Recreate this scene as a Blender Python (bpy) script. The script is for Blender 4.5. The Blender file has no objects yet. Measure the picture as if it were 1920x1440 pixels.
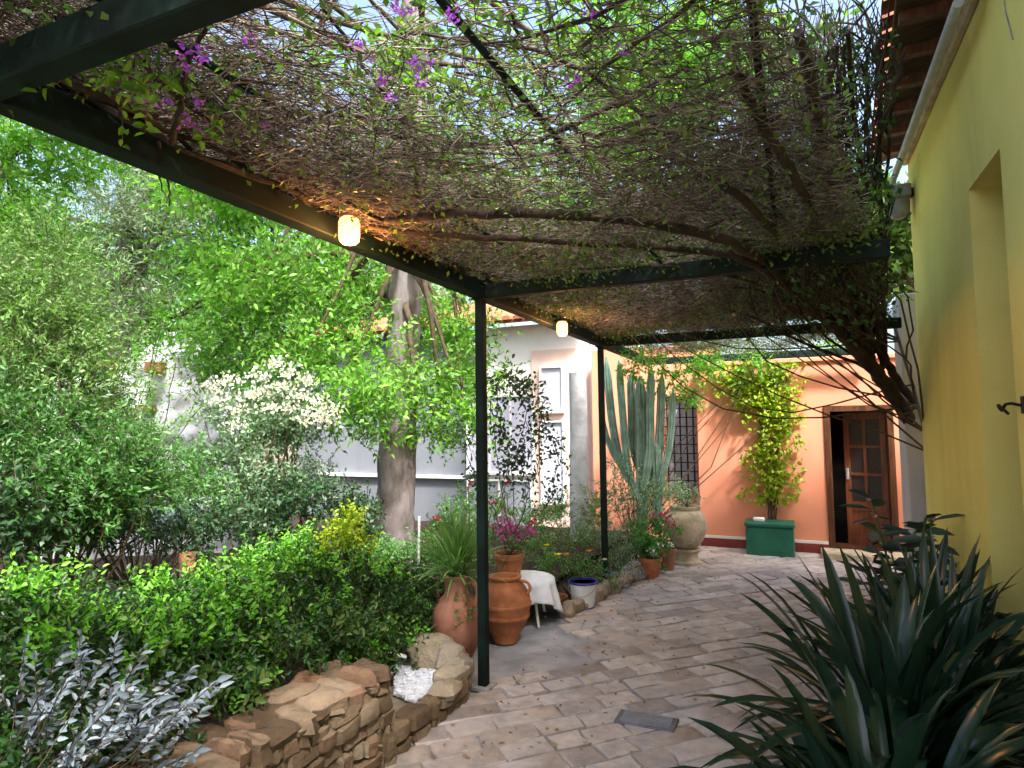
import bpy, math, random
import numpy as np
from mathutils import Vector, Matrix
random.seed(7)
RG = np.random.default_rng(11)
R = math.radians
scene = bpy.context.scene
COL = scene.collection

# ------------------------------------------------------------------ camera
H = 1.7; F = 1200.0; YAW = R(23.8); PITCH = math.atan(81/1200); ROLL = -0.012
fwd = Vector((-math.sin(YAW)*math.cos(PITCH), math.cos(YAW)*math.cos(PITCH), math.sin(PITCH)))
rt0 = Vector((math.cos(YAW), math.sin(YAW), 0)); up0 = rt0.cross(fwd)
rt = rt0*math.cos(ROLL) + up0*math.sin(ROLL)
up = up0*math.cos(ROLL) - rt0*math.sin(ROLL)
cd = bpy.data.cameras.new('camera'); cam = bpy.data.objects.new('camera', cd); COL.objects.link(cam)
cd.sensor_width = 36; cd.lens = F/1920*36; cd.clip_start = .05; cd.clip_end = 600
M = Matrix((rt, up, -fwd)).transposed().to_4x4(); M.translation = (0, 0, H)
cam.matrix_world = M
scene.camera = cam
# ------------------------------------------------------------------ world, sun, exposure
SUN = Vector((.42, -.42, .80)).normalized()
w = bpy.data.worlds.new('World'); scene.world = w; w.use_nodes = True
nt = w.node_tree; bg = nt.nodes['Background']
sky = nt.nodes.new('ShaderNodeTexSky'); sky.sky_type = 'NISHITA'; sky.sun_disc = False
sky.sun_elevation = math.asin(SUN.z); sky.sun_rotation = math.atan2(SUN.x, SUN.y)
sky.air_density = 1.0; sky.dust_density = 6.0; sky.ozone_density = 1.0
nt.links.new(sky.outputs[0], bg.inputs[0]); bg.inputs[1].default_value = .15
sd = bpy.data.lights.new('sun', 'SUN'); sd.energy = 2.6; sd.angle = R(6.0); sd.color = (1, .97, .92)
so = bpy.data.objects.new('sun', sd); COL.objects.link(so)
so.rotation_euler = SUN.to_track_quat('Z', 'Y').to_euler()
scene.view_settings.view_transform = 'Standard'; scene.view_settings.look = 'None'
scene.view_settings.exposure = 2.05; scene.view_settings.gamma = 1

# ------------------------------------------------------------------ placing helpers
def xedge(y): return np.minimum(-.08+.148*y, .95)   # right edge of the pergola roof
def ray(px, py):
    return fwd + rt*((px-960)/F) + up*((720-py)/F)
def atd(px, py, d):
    return Vector((0, 0, H)) + ray(px, py)*d
def proj(p):
    d = Vector(p)-Vector((0, 0, H)); k = d.dot(fwd); return 960+d.dot(rt)/k*F, 720-d.dot(up)/k*F
def onZ(px, py, z=0.):
    r = ray(px, py); return Vector((0, 0, H)) + r*((z-H)/r.z)
def onY(px, py, Y):
    r = ray(px, py); return Vector((0, 0, H)) + r*(Y/r.y)
def onX(px, py, X):
    r = ray(px, py); return Vector((0, 0, H)) + r*(X/r.x)

# ------------------------------------------------------------------ mesh helpers
def tag(o, label=None, cat=None, group=None, kind=None):
    if label: o['label'] = label
    if cat: o['category'] = cat
    if group: o['group'] = group
    if kind: o['kind'] = kind
    return o
def empty(name, loc=(0, 0, 0), label=None, cat=None, group=None):
    o = bpy.data.objects.new(name, None); COL.objects.link(o); o.location = loc
    o.empty_display_size = .1
    return tag(o, label, cat, group)
def mk(name, V, Fc, mat, parent=None, smooth=False):
    """V (n,3) world coordinates; Fc: (m,k) array or a list of faces"""
    me = bpy.data.meshes.new(name)
    V = np.asarray(V, dtype=np.float32)
    if isinstance(Fc, np.ndarray):
        k = Fc.shape[1]; m = len(Fc)
        me.vertices.add(len(V)); me.vertices.foreach_set('co', V.ravel())
        me.loops.add(m*k); me.loops.foreach_set('vertex_index', Fc.astype(np.int32).ravel())
        me.polygons.add(m); me.polygons.foreach_set('loop_start', np.arange(0, m*k, k, dtype=np.int32))
        me.update(calc_edges=True)
    else:
        me.from_pydata([tuple(map(float, v)) for v in V], [], Fc)
    if smooth: me.polygons.foreach_set('use_smooth', np.ones(len(me.polygons), dtype=bool))
    me.materials.append(mat)
    o = bpy.data.objects.new(name, me); COL.objects.link(o)
    if parent is not None:
        o.parent = parent
        mw = parent.matrix_basis.copy(); ch = parent
        while ch.parent: mw = ch.parent.matrix_basis @ ch.matrix_parent_inverse @ mw; ch = ch.parent
        o.matrix_parent_inverse = mw.inverted()
    return o
class MB:
    def __init__(s): s.v = []; s.f = []
    def add(s, V, Fc):
        n = len(s.v); s.v += [tuple(v) for v in V]; s.f += [tuple(i+n for i in f) for f in Fc]; return s
    def box(s, a, b, bev=0.0):
        x0, y0, z0 = [min(a[i], b[i]) for i in range(3)]; x1, y1, z1 = [max(a[i], b[i]) for i in range(3)]
        if bev <= 0:
            V = [(x, y, z) for z in (z0, z1) for y in (y0, y1) for x in (x0, x1)]
            return s.add(V, [(0, 2, 3, 1), (4, 5, 7, 6), (0, 1, 5, 4), (2, 6, 7, 3), (0, 4, 6, 2), (1, 3, 7, 5)])
        c = bev; V = []; 
        def ring(z, i): return [(x0+i, y0, z), (x1-i, y0, z), (x1, y0+i, z), (x1, y1-i, z), (x1-i, y1, z), (x0+i, y1, z), (x0, y1-i, z), (x0, y0+i, z)]
        def inner(z): return [(x0+c, y0+c, z), (x1-c, y0+c, z), (x1-c, y0+c, z), (x1-c, y1-c, z), (x1-c, y1-c, z), (x0+c, y1-c, z), (x0+c, y1-c, z), (x0+c, y0+c, z)]
        V = inner(z0) + ring(z0+c, c) + ring(z1-c, c) + inner(z1)
        Fc = []
        for r in range(3):
            for i in range(8):
                j = (i+1) % 8; Fc.append((r*8+i, r*8+j, r*8+8+j, r*8+8+i))
        Fc.append(tuple(range(7, -1, -1))); Fc.append(tuple(range(24, 32)))
        return s.add(V, Fc)
    def tube(s, pts, rad, n=8, cap=True, ribs=0, ribd=.0):
        pts = [Vector(p) for p in pts]; m = len(pts)
        if not hasattr(rad, '__len__'): rad = [rad]*m
        V = []; prev = None
        for i, p in enumerate(pts):
            t = (pts[min(i+1, m-1)] - pts[max(i-1, 0)]).normalized()
            if prev is None:
                a = Vector((0, 0, 1)) if abs(t.z) < .9 else Vector((1, 0, 0)); u = t.cross(a).normalized()
            else: u = (prev - t*prev.dot(t)).normalized()
            prev = u; vv = t.cross(u)
            for k in range(n):
                a = 2*math.pi*k/n
                rr = rad[i]*(1 - (ribd if ribs and k % 2 else 0))
                V.append(p + (u*math.cos(a) + vv*math.sin(a))*rr)
        Fc = []
        for i in range(m-1):
            for k in range(n):
                k2 = (k+1) % n; Fc.append((i*n+k, i*n+k2, (i+1)*n+k2, (i+1)*n+k))
        if cap: Fc.append(tuple(range(n-1, -1, -1))); Fc.append(tuple(range((m-1)*n, m*n)))
        return s.add(V, Fc)
    def lathe(s, prof, c=(0, 0, 0), n=28, wob=0):
        V = []; m = len(prof)
        for r, z in prof:
            for k in range(n):
                a = 2*math.pi*k/n; q = r*(1+wob*math.sin(3*a+z*9))
                V.append((c[0]+q*math.cos(a), c[1]+q*math.sin(a), c[2]+z))
        Fc = []
        for i in range(m-1):
            for k in range(n):
                k2 = (k+1) % n; Fc.append((i*n+k, i*n+k2, (i+1)*n+k2, (i+1)*n+k))
        Fc.append(tuple(range(n-1, -1, -1)))
        if prof[-1][0] > 1e-4: Fc.append(tuple(range((m-1)*n, m*n)))
        return s.add(V, Fc)
    def build(s, name, mat, parent=None, smooth=False):
        return mk(name, np.array([tuple(v) for v in s.v]), s.f, mat, parent, smooth)
def auto(o, ang=40):
    o.data.polygons.foreach_set('use_smooth', np.ones(len(o.data.polygons), dtype=bool))
    try: o.data.set_sharp_from_angle(angle=R(ang))
    except Exception: pass
    return o
def nrm(a): return a/np.maximum(np.linalg.norm(a, axis=-1, keepdims=True), 1e-9)

def leaf_arrays(P, D, L, W, six=False, fold=.25, rg=RG):
    n = len(P); D = nrm(D)
    N = nrm(np.cross(D, rg.normal(size=(n, 3)) + np.array([0, 0, .3]))); N = nrm(N*.8 + np.array([0, 0, .9]))
    S = nrm(np.cross(D, N)); N = np.cross(S, D)
    L = np.broadcast_to(L, (n,)); W = np.broadcast_to(W, (n,))
    L = (L*rg.uniform(.65, 1.3, n))[:, None]; W = (W*rg.uniform(.7, 1.25, n))[:, None]
    if six:
        m = [P, P+D*L*.3-S*W*.5+N*W*fold, P+D*L*.72-S*W*.36+N*W*fold-N*L*.04, P+D*L-N*L*.12, P+D*L*.72+S*W*.36+N*W*fold-N*L*.04, P+D*L*.3+S*W*.5+N*W*fold]
        V = np.stack(m, 1).reshape(-1, 3); b = np.arange(n)[:, None]*6
        Fc = np.concatenate([b+np.array([0, 1, 2, 3]), b+np.array([0, 3, 4, 5])], 0)
    else:
        m = [P, P+D*L*.42-S*W*.5+N*W*fold, P+D*L, P+D*L*.42+S*W*.5+N*W*fold]
        V = np.stack(m, 1).reshape(-1, 3); Fc = np.arange(n)[:, None]*4 + np.arange(4)
    return V, Fc
def stick_arrays(A, B, r, rg=RG):
    n = len(A); D = nrm(B-A); U = nrm(np.cross(D, rg.normal(size=(n, 3)))); Wv = np.cross(D, U)
    r = np.broadcast_to(r, (n,))[:, None]; V = []
    for base, s in ((A, 1.), (B, .55)):
        for k in range(3):
            a = 2*math.pi*k/3; V.append(base + (U*math.cos(a)+Wv*math.sin(a))*r*s)
    V = np.stack(V, 1).reshape(-1, 3); b = np.arange(n)[:, None]*6
    Fc = np.concatenate([b+np.array([0, 1, 4, 3]), b+np.array([1, 2, 5, 4]), b+np.array([2, 0, 3, 5])], 0)
    return V, Fc

def twig_cloud(clumps, dens, tl, nl, ll, lw, upb=.3, outb=.8, rnd=.6, shell=.5, rg=RG):
    """clumps: list of (centre, (rx,ry,rz)); returns leaf P,D and stick A,B"""
    As = []; Ds = []
    for c, r in clumps:
        r = np.array(r, float) if hasattr(r, '__len__') else np.array([r]*3, float)
        n = max(4, int(dens*(r[0]*r[1]*r[2])**(2/3)*12))
        d = nrm(rg.normal(size=(n, 3))); u = rg.uniform(0, 1, (n, 1))**shell
        pos = np.array(c) + d*u*r
        As.append(pos); Ds.append(nrm(d*outb + np.array([0, 0, upb]) + rg.normal(size=(n, 3))*rnd))
    A = np.concatenate(As); D = np.concatenate(Ds); n = len(A)
    Lt = tl*rg.uniform(.5, 1.4, (n, 1)); B = A + D*Lt
    t = np.linspace(.1, 1, nl)[None, :, None]*np.ones((n, 1, 1))
    P = A[:, None] + D[:, None]*Lt[:, None]*t
    S = nrm(np.cross(D, rg.normal(size=(n, 3))))
    sg = np.where(np.arange(nl) % 2, 1., -1.)[None, :, None]
    LD = D[:, None]*.6 + S[:, None]*sg*.9 + rg.normal(size=(n, nl, 3))*.35
    return P.reshape(-1, 3), LD.reshape(-1, 3), A, B

def subclumps(c, r, k, sr, rg=RG, flat=.8):
    """k small clumps filling the ellipsoid (c, r), each of radius about sr"""
    r = np.array(r, float); out = []
    for _ in range(k):
        d = nrm(rg.normal(size=3)); u = rg.uniform(0, 1)**.42
        s = sr*rg.uniform(.55, 1.35)
        out.append((np.array(c)+d*u*np.maximum(r-s*.6, .01), (s, s, s*flat)))
    return out

def plant(name, label, cat, base, clumps, mat, dens=60, tl=.15, nl=7, ll=.04, lw=.02, six=False, stemmat=None, leafname='foliage',
          upb=.3, outb=.8, rnd=.6, shell=.5, sr=.0022, group=None, woody=8, woodr=.012, root=None, limbs=True, seed=None):
    rg = np.random.default_rng(seed if seed is not None else abs(hash(label)) % 9999 if False else sum(map(ord, label)))
    e = root or empty(name, base, label, cat, group)
    P, D, A, B = twig_cloud(clumps, dens, tl, nl, ll, lw, upb, outb, rnd, shell, rg)
    V, Fc = leaf_arrays(P, D, ll, lw, six, rg=rg)
    mk(leafname, V, Fc, mat, e)
    V2, F2 = stick_arrays(A, B, sr, rg)
    mb = MB()
    bs = Vector(base)
    if limbs:
        idx = rg.choice(len(clumps), size=min(woody, len(clumps)), replace=False)
        for i in idx:
            c = Vector(clumps[i][0]); mid = bs.lerp(c, .5) + Vector(rg.normal(size=3)*.06*(c-bs).length)
            s = bs + Vector((rg.normal()*.03, rg.normal()*.03, 0))
            q = [s, s.lerp(mid, .55)+Vector(rg.normal(size=3)*.01), mid, mid.lerp(c, .6)+Vector(rg.normal(size=3)*.02), c]
            mb.tube(q, [woodr, woodr*.85, woodr*.65, woodr*.45, woodr*.2], 6)
        n0 = len(V2); V2 = np.concatenate([V2, np.array([tuple(v) for v in mb.v])])
        quads = [[i+n0 for i in f] for f in mb.f if len(f) == 4]
        F2 = np.concatenate([F2, np.array(quads)])
    mk('stems', V2, F2, stemmat or M_['stem'], e)
    return e

# ------------------------------------------------------------------ materials
M_ = {}
def newmat(name):
    m = bpy.data.materials.new(name); m.use_nodes = True; nt = m.node_tree
    b = nt.nodes['Principled BSDF']; M_[name] = m; return m, nt, b
def ramp(nt, fac, stops):
    r = nt.nodes.new('ShaderNodeValToRGB'); el = r.color_ramp.elements
    while len(el) < len(stops): el.new(.5)
    for e, (p, c) in zip(el, stops): e.position = p; e.color = (*c, 1)
    nt.links.new(fac, r.inputs[0]); return r.outputs[0]
def noise(nt, scale, detail=4, rough=.55, coord='Object', dist=0, sc=None):
    tc = nt.nodes.new('ShaderNodeTexCoord'); mp = nt.nodes.new('ShaderNodeMapping')
    nt.links.new(tc.outputs[coord], mp.inputs[0])
    if sc: mp.inputs['Scale'].default_value = sc
    n = nt.nodes.new('ShaderNodeTexNoise'); n.inputs['Scale'].default_value = scale; n.inputs['Detail'].default_value = detail
    n.inputs['Roughness'].default_value = rough; n.inputs['Distortion'].default_value = dist
    nt.links.new(mp.outputs[0], n.inputs[0]); return n.outputs[0]
def mix(nt, fac, a, b, mode='MIX'):
    m = nt.nodes.new('ShaderNodeMix'); m.data_type = 'RGBA'; m.blend_type = mode
    for sock, val in ((m.inputs[0], fac), (m.inputs[6], a), (m.inputs[7], b)):
        if isinstance(val, (int, float)): sock.default_value = val
        elif isinstance(val, tuple): sock.default_value = (*val, 1)
        else: nt.links.new(val, sock)
    return m.outputs[2]
def bump(nt, b, h, st=.3, dist=.01):
    n = nt.nodes.new('ShaderNodeBump'); n.inputs['Strength'].default_value = st; n.inputs['Distance'].default_value = dist
    nt.links.new(h, n.inputs['Height']); nt.links.new(n.outputs[0], b.inputs['Normal'])
def leafmat(name, dark, mid, light, tr=.35, rough=.45, patch=1.3, tcol=None):
    m, nt, b = newmat(name)
    g = nt.nodes.new('ShaderNodeNewGeometry')
    c1 = ramp(nt, g.outputs['Random Per Island'], [(0, dark), (.5, mid), (1, light)])
    n = noise(nt, patch, 3)
    c2 = ramp(nt, n, [(.3, tuple(x*.75 for x in mid)), (.7, tuple(min(1, x*1.35) for x in mid))])
    c = mix(nt, .4, c1, c2)
    nt.links.new(c, b.inputs['Base Color']); b.inputs['Roughness'].default_value = rough
    b.inputs['Specular IOR Level'].default_value = .4
    t = nt.nodes.new('ShaderNodeBsdfTranslucent'); 
    tc = mix(nt, 1.0, c, tcol or (1.0, 1.25, .45), 'MULTIPLY'); nt.links.new(tc, t.inputs[0])
    ms = nt.nodes.new('ShaderNodeMixShader'); ms.inputs[0].default_value = tr
    nt.links.new(b.outputs[0], ms.inputs[1]); nt.links.new(t.outputs[0], ms.inputs[2])
    nt.links.new(ms.outputs[0], nt.nodes['Material Output'].inputs[0]); return m
def rough(name, a, b2, scale=8, rg=.85, bst=.4, bd=.01, bscale=60, stops=(.35, .65), spec=.3, metal=0, sc=None, c3=None):
    m, nt, b = newmat(name)
    n = noise(nt, scale, 6, .6, sc=sc)
    st = [(stops[0], a), (stops[1], b2)]
    if c3: st.append((min(.98, stops[1]+.15), c3))
    nt.links.new(ramp(nt, n, st), b.inputs['Base Color'])
    b.inputs['Roughness'].default_value = rg; b.inputs['Specular IOR Level'].default_value = spec; b.inputs['Metallic'].default_value = metal
    bump(nt, b, noise(nt, bscale, 6, .6, sc=sc), bst, bd); return m

leafmat('leaf_bright', (0.079, 0.225, 0.033), (0.169, 0.405, 0.056), (0.338, 0.562, 0.101), .5)
leafmat('leaf_mid', (0.047, 0.149, 0.041), (0.108, 0.284, 0.068), (0.189, 0.419, 0.121), .4)
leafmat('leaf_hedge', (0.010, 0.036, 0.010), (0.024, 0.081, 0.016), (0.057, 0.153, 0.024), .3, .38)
leafmat('leaf_hedge_lit', (0.070, 0.239, 0.028), (0.154, 0.421, 0.042), (0.309, 0.618, 0.056), .4, .4)  # brighter hedge green: light on the hedge top put into the colour
leafmat('leaf_dark', (.015, .05, .02), (.035, .09, .035), (.06, .14, .06), .3)
leafmat('leaf_feather', (.05, .13, .03), (.15, .29, .08), (.32, .46, .17), .45)
leafmat('leaf_greygreen', (0.120, 0.210, 0.135), (0.225, 0.360, 0.225), (0.405, 0.540, 0.360), .35)
leafmat('leaf_pine', (0.068, 0.121, 0.068), (0.135, 0.216, 0.108), (0.230, 0.311, 0.176), .3)
leafmat('leaf_silver', (0.098, 0.138, 0.154), (0.194, 0.242, 0.283), (0.405, 0.461, 0.510), .15, .5, tcol=(1, 1, 1))
leafmat('leaf_bluegrey', (0.168, 0.240, 0.276), (0.264, 0.360, 0.408), (0.384, 0.492, 0.552), .2, .5, tcol=(1, 1, 1))
leafmat('leaf_yellow', (.20, .32, .02), (.38, .50, .03), (.58, .62, .05), .45)
leafmat('leaf_vine', (.16, .27, .02), (.33, .44, .03), (.52, .56, .06), .4)
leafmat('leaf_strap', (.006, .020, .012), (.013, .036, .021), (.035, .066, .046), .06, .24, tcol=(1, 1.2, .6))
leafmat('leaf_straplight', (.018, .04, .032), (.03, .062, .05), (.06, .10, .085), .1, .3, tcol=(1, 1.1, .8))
leafmat('leaf_canopy', (0.060, 0.145, 0.025), (0.128, 0.272, 0.034), (0.255, 0.408, 0.060), .6)
leafmat('leaf_olive', (.04, .09, .02), (.10, .17, .04), (.22, .30, .09), .5)
leafmat('petal_white', (0.715, 0.728, 0.520), (0.850, 0.850, 0.650), (0.850, 0.850, 0.806), .3, tcol=(1, 1, .9))
leafmat('petal_purple', (0.264, 0.060, 0.480), (0.432, 0.108, 0.660), (0.600, 0.192, 0.840), .4, tcol=(1, .7, 1))
leafmat('petal_pink', (.50, .06, .30), (.65, .14, .42), (.80, .35, .58), .35, tcol=(1, .7, .9))
leafmat('petal_red', (.50, .01, .03), (.62, .02, .06), (.70, .05, .10), .3, tcol=(1, .5, .5))
leafmat('petal_magenta', (.45, .0, .12), (.55, .01, .18), (.65, .03, .25), .3, tcol=(1, .5, .7))
leafmat('petal_yellow', (.75, .55, .01), (.85, .65, .02), (.90, .75, .05), .3, tcol=(1, 1, .5))
leafmat('petal_orange', (.75, .25, .05), (.80, .32, .08), (.85, .40, .15), .3, tcol=(1, .8, .5))
rough('stem', (.05, .035, .022), (.11, .085, .055), 20)
rough('greenstem', (.04, .09, .03), (.09, .16, .05), 20)
rough('vinebark', (.014, .010, .008), (.055, .036, .028), 9, bst=.8, bd=.01, bscale=30, sc=(1, 1, .4))
rough('bark', (.10, .08, .075), (.24, .215, .215), 7, bst=.8, bd=.015, bscale=22, sc=(1, 1, .35))
rough('green_metal', (.002, .007, .006), (.005, .018, .014), 6, .7, .35, .002, 40, spec=.18)
rough('mortar', (.13, .11, .08), (.22, .19, .15), 12, .95, .9, .02, 30)
rough('soil', (.02, .014, .010), (.06, .042, .028), 9, 1, .9, .03, 30)
rough('earth', (.10, .085, .06), (.20, .17, .12), 2, 1, .8, .03, 20)
rough('white_paint', (.70, .71, .72), (.82, .82, .82), 6, .6, .15, .002, 80)
rough('whitewash', (.30, .31, .34), (.58, .59, .62), 3, .9, .8, .02, 14)
rough('terracotta', (.26, .085, .035), (.46, .18, .08), 9, .75, .35, .004, 40, stops=(.3, .68), c3=(.50, .28, .18))
rough('terracotta_pale', (.22, .085, .05), (.36, .17, .11), 6, .8, .4, .004, 40, stops=(.3, .7), c3=(.46, .29, .22))
rough('brown_clay', (.05, .02, .012), (.10, .045, .03), 8, .5, .3, .004, 30)
rough('cream_stone', (.34, .28, .19), (.62, .54, .40), 6, .9, .9, .015, 25)
rough('cloth', (.68, .72, .82), (.82, .84, .90), 14, .9, .3, .004, 120)
rough('enamel', (.72, .74, .78), (.82, .83, .85), 6, .35, .1, .002, 20, spec=.5)
rough('blue_enamel', (.01, .015, .16), (.02, .03, .26), 6, .35, .1, .002, 20, spec=.5)
rough('box_green', (.010, .10, .065), (.02, .14, .09), 6, .6, .2, .003, 30)
rough('cactus_skin', (.13, .22, .17), (.25, .37, .31), 6, .6, .4, .006, 50)
rough('iron', (.008, .008, .008), (.03, .026, .022), 20, .55, .3, .002, 60, metal=.4)
rough('grey_metal', (.20, .21, .22), (.33, .34, .36), 12, .6, .2, .002, 60)
rough('gutter_paint', (.42, .45, .50), (.55, .58, .64), 10, .55, .2, .002, 50)
rough('rooftile', (.20, .07, .035), (.42, .17, .09), 5, .85, .5, .01, 25)
rough('soffit', (.045, .028, .014), (.11, .075, .045), 5, .9, .6, .01, 20, sc=(1, 8, 1))
rough('wood_door', (.07, .022, .008), (.17, .055, .02), 5, .45, .3, .003, 30, sc=(6, 6, .6), spec=.5)
rough('dark_wood', (.05, .018, .008), (.12, .045, .02), 5, .5, .3, .003, 30, sc=(6, 6, .6))
rough('unlit_black', (.002, .002, .002), (.005, .0045, .004), 3, 1, spec=0)  # near-black colour standing for the darkness of an unlit room
rough('concrete', (.23, .24, .27), (.38, .39, .43), 4, .8, .5, .006, 40)
rough('drain', (.08, .09, .12), (.16, .17, .22), 10, .5, .3, .003, 50, metal=.3)
rough('marble_chip', (.40, .43, .50), (.66, .69, .75), 30, .7, .4, .004, 50)
rough('red_plinth', (.16, .025, .02), (.24, .05, .04), 6, .7, .2, .003, 30)
rough('brick_red', (.12, .03, .022), (.22, .065, .045), 10, .9, .5, .005, 40)

def stucco(name, a, b2, stain, sc=1.2, bst=.35, stainf=.35):
    m, nt, b = newmat(name)
    c = ramp(nt, noise(nt, sc, 5), [(.3, a), (.7, b2)])
    s = ramp(nt, noise(nt, .9, 6, .65, sc=(1.8, 1.8, .45), dist=.6), [(.50, (0, 0, 0)), (.75, (1, 1, 1))])
    sf = nt.nodes.new('ShaderNodeMath'); sf.operation = 'MULTIPLY'; nt.links.new(s, sf.inputs[0]); sf.inputs[1].default_value = stainf
    c = mix(nt, sf.outputs[0], c, stain); nt.links.new(c, b.inputs['Base Color'])
    b.inputs['Roughness'].default_value = .9; b.inputs['Specular IOR Level'].default_value = .2
    bump(nt, b, noise(nt, 70, 6, .65), bst, .006); return m
stucco('yellow_wall', (.78, .69, .20), (.84, .75, .24), (.60, .53, .19), sc=2.2, bst=.6, stainf=.55)
stucco('salmon_wall', (.76, .28, .17), (.81, .33, .21), (.70, .38, .27))
stucco('white_wall', (.70, .68, .67), (.78, .76, .75), (.52, .50, .48))
stucco('pink_wall', (.62, .44, .38), (.70, .52, .46), (.55, .45, .40))
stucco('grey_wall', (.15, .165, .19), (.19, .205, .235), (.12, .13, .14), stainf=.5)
stucco('pillar_wall', (.40, .40, .42), (.52, .52, .55), (.26, .26, .27))
# paving stones and wall stones: one colour per stone
def stonemat(name, stops, ns=7, bst=.7, bd=.01, rg=.8, coarse=None):
    m, nt, b = newmat(name)
    g = nt.nodes.new('ShaderNodeNewGeometry')
    c = ramp(nt, g.outputs['Random Per Island'], stops)
    v = ramp(nt, noise(nt, ns, 8, .7), [(.3, (.62, .62, .62)), (.7, (1.18, 1.16, 1.14))])
    c = mix(nt, 1., c, v, 'MULTIPLY')
    if coarse:
        c = mix(nt, 1., c, ramp(nt, noise(nt, coarse[0], 4, .6), coarse[1]), 'MULTIPLY')
    nt.links.new(c, b.inputs['Base Color']); b.inputs['Roughness'].default_value = rg; b.inputs['Specular IOR Level'].default_value = .35
    bump(nt, b, noise(nt, 28, 9, .7), bst, bd); return m
stonemat('paver', [(0, (.34, .315, .30)), (.3, (.46, .425, .41)), (.55, (.56, .525, .505)), (.8, (.50, .48, .48)), (1, (.64, .61, .59))], 9, .9, .010, .62,
         coarse=(1.1, [(.3, (.80, .82, .90)), (.7, (1.1, 1.05, 1.0))]))
stonemat('wallstone', [(0, (.10, .065, .038)), (.3, (.19, .135, .082)), (.6, (.27, .205, .135)), (.85, (.20, .11, .065)), (1, (.37, .31, .22))], 10, 1, .02, .9)
stonemat('palestone', [(0, (.30, .25, .17)), (.5, (.40, .34, .25)), (1, (.34, .31, .26))], 10, 1, .02, .9)

stonemat('twig', [(0, (.03, .022, .018)), (.35, (.09, .065, .05)), (.65, (.20, .155, .13)), (.88, (.29, .245, .21)), (1, (.44, .40, .35))], 9, .2, .002, .85)
leafmat('leaf_dry', (.20, .13, .06), (.30, .21, .10), (.42, .32, .17), .2, .7, tcol=(1, .9, .6))
leafmat('leaf_deep', (.02, .08, .02), (.05, .16, .03), (.11, .28, .05), .35)
def glassy(name, col, rg=.15):
    m, nt, b = newmat(name); b.inputs['Base Color'].default_value = (*col, 1); b.inputs['Roughness'].default_value = rg
    b.inputs['Specular IOR Level'].default_value = .6; return m
glassy('window_grey', (.27, .29, .34), .5); glassy('pane_dark', (.012, .010, .008), .45); glassy('window_pale', (.50, .50, .62), .35)
m, nt_, b_ = newmat('bulb'); b_.inputs['Emission Color'].default_value = (1, .46, .13, 1); b_.inputs['Emission Strength'].default_value = 1.15
b_.inputs['Base Color'].default_value = (.9, .8, .6, 1)

# ------------------------------------------------------------------ the setting: ground
def sheet(name, x0, y0, x1, y1, z, mat, n=1, amp=0):
    xs = np.linspace(x0, x1, n+1); ys = np.linspace(y0, y1, n+1); X, Y = np.meshgrid(xs, ys)
    Z = np.full_like(X, z) + (RG.normal(size=X.shape)*amp if amp else 0)
    V = np.stack([X, Y, Z], -1).reshape(-1, 3)
    i = np.arange(n)[:, None]*(n+1) + np.arange(n)[None]; i = i.reshape(-1, 1)
    o = mk(name, V, i + np.array([0, 1, n+2, n+1]), mat, smooth=bool(amp)); o['kind'] = 'structure'; return o
sheet('ground', -150, -60, 150, 240, -.03, M_['earth'])
sheet('path_base', -3.4, -3, 3.5, 9.55, -.008, M_['concrete'])
# garden soil (raised behind the stone wall)
sheet('garden_soil', -16, -2, -2.3, 9.5, .13, M_['soil'], 60, .02)
# paving: irregular slabs laid on the diagonal
def pavers():
    rg = np.random.default_rng(3); V = []; Fc = []
    a = R(45); ca, sa = math.cos(a), math.sin(a); hw = .175
    rows = int(16/hw)
    for r in range(-rows, rows):
        hh = hw; v0 = r*hw
        u = -12 + rg.uniform(0, .4)
        while u < 14:
            wl = rg.choice([.20, .27, .34, .42]); g = .0065
            uc, vc = u+wl/2, v0+hh/2
            x = uc*ca - vc*sa; y = uc*sa + vc*ca
            u0, u1 = u+g, u+wl-g; u += wl
            if not (-2.6 < x < 1.5 and -.6 < y < 9.6): continue
            if y > 3.5 and x < -1.75 + .25*math.sin(y*3): continue
            if y <= 3.5 and x < -2.1: continue
            if x < -1.55 - .0 and y > 7.2: continue
            z = .012 + rg.normal()*.0022
            v1, v2 = v0+g, v0+hh-g; j = lambda s=.006: rg.normal()*s*1.4
            q = [(u0+j(), v1+j()), ((u0+u1)/2, v1+j(.004)), (u1+j(), v1+j()), (u1+j(.004), (v1+v2)/2), (u1+j(), v2+j()), ((u0+u1)/2, v2+j(.004)), (u0+j(), v2+j()), (u0+j(.004), (v1+v2)/2)]
            cu, cv = (u0+u1)/2, (v1+v2)/2; n = len(V)
            tx, ty = rg.normal()*.008, rg.normal()*.008
            for s, zz in ((1., -.02), (1., z-.006), (.955, z)):
                for (qu, qv) in q:
                    U = cu+(qu-cu)*(1-(1-s)*.6); W_ = cv+(qv-cv)*s; zq = zz + ((U-cu)*tx+(W_-cv)*ty if zz > 0 else 0)
                    V.append((U*ca-W_*sa, U*sa+W_*ca, zq))
            for k in range(2):
                for i in range(8):
                    i2 = (i+1) % 8; Fc.append((n+k*8+i, n+k*8+i2, n+k*8+8+i2, n+k*8+8+i))
            Fc.append(tuple(range(n+16, n+24)))
    o = mk('path', V, Fc, M_['paver']); o['kind'] = 'structure'; auto(o, 50)
pavers()
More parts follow.
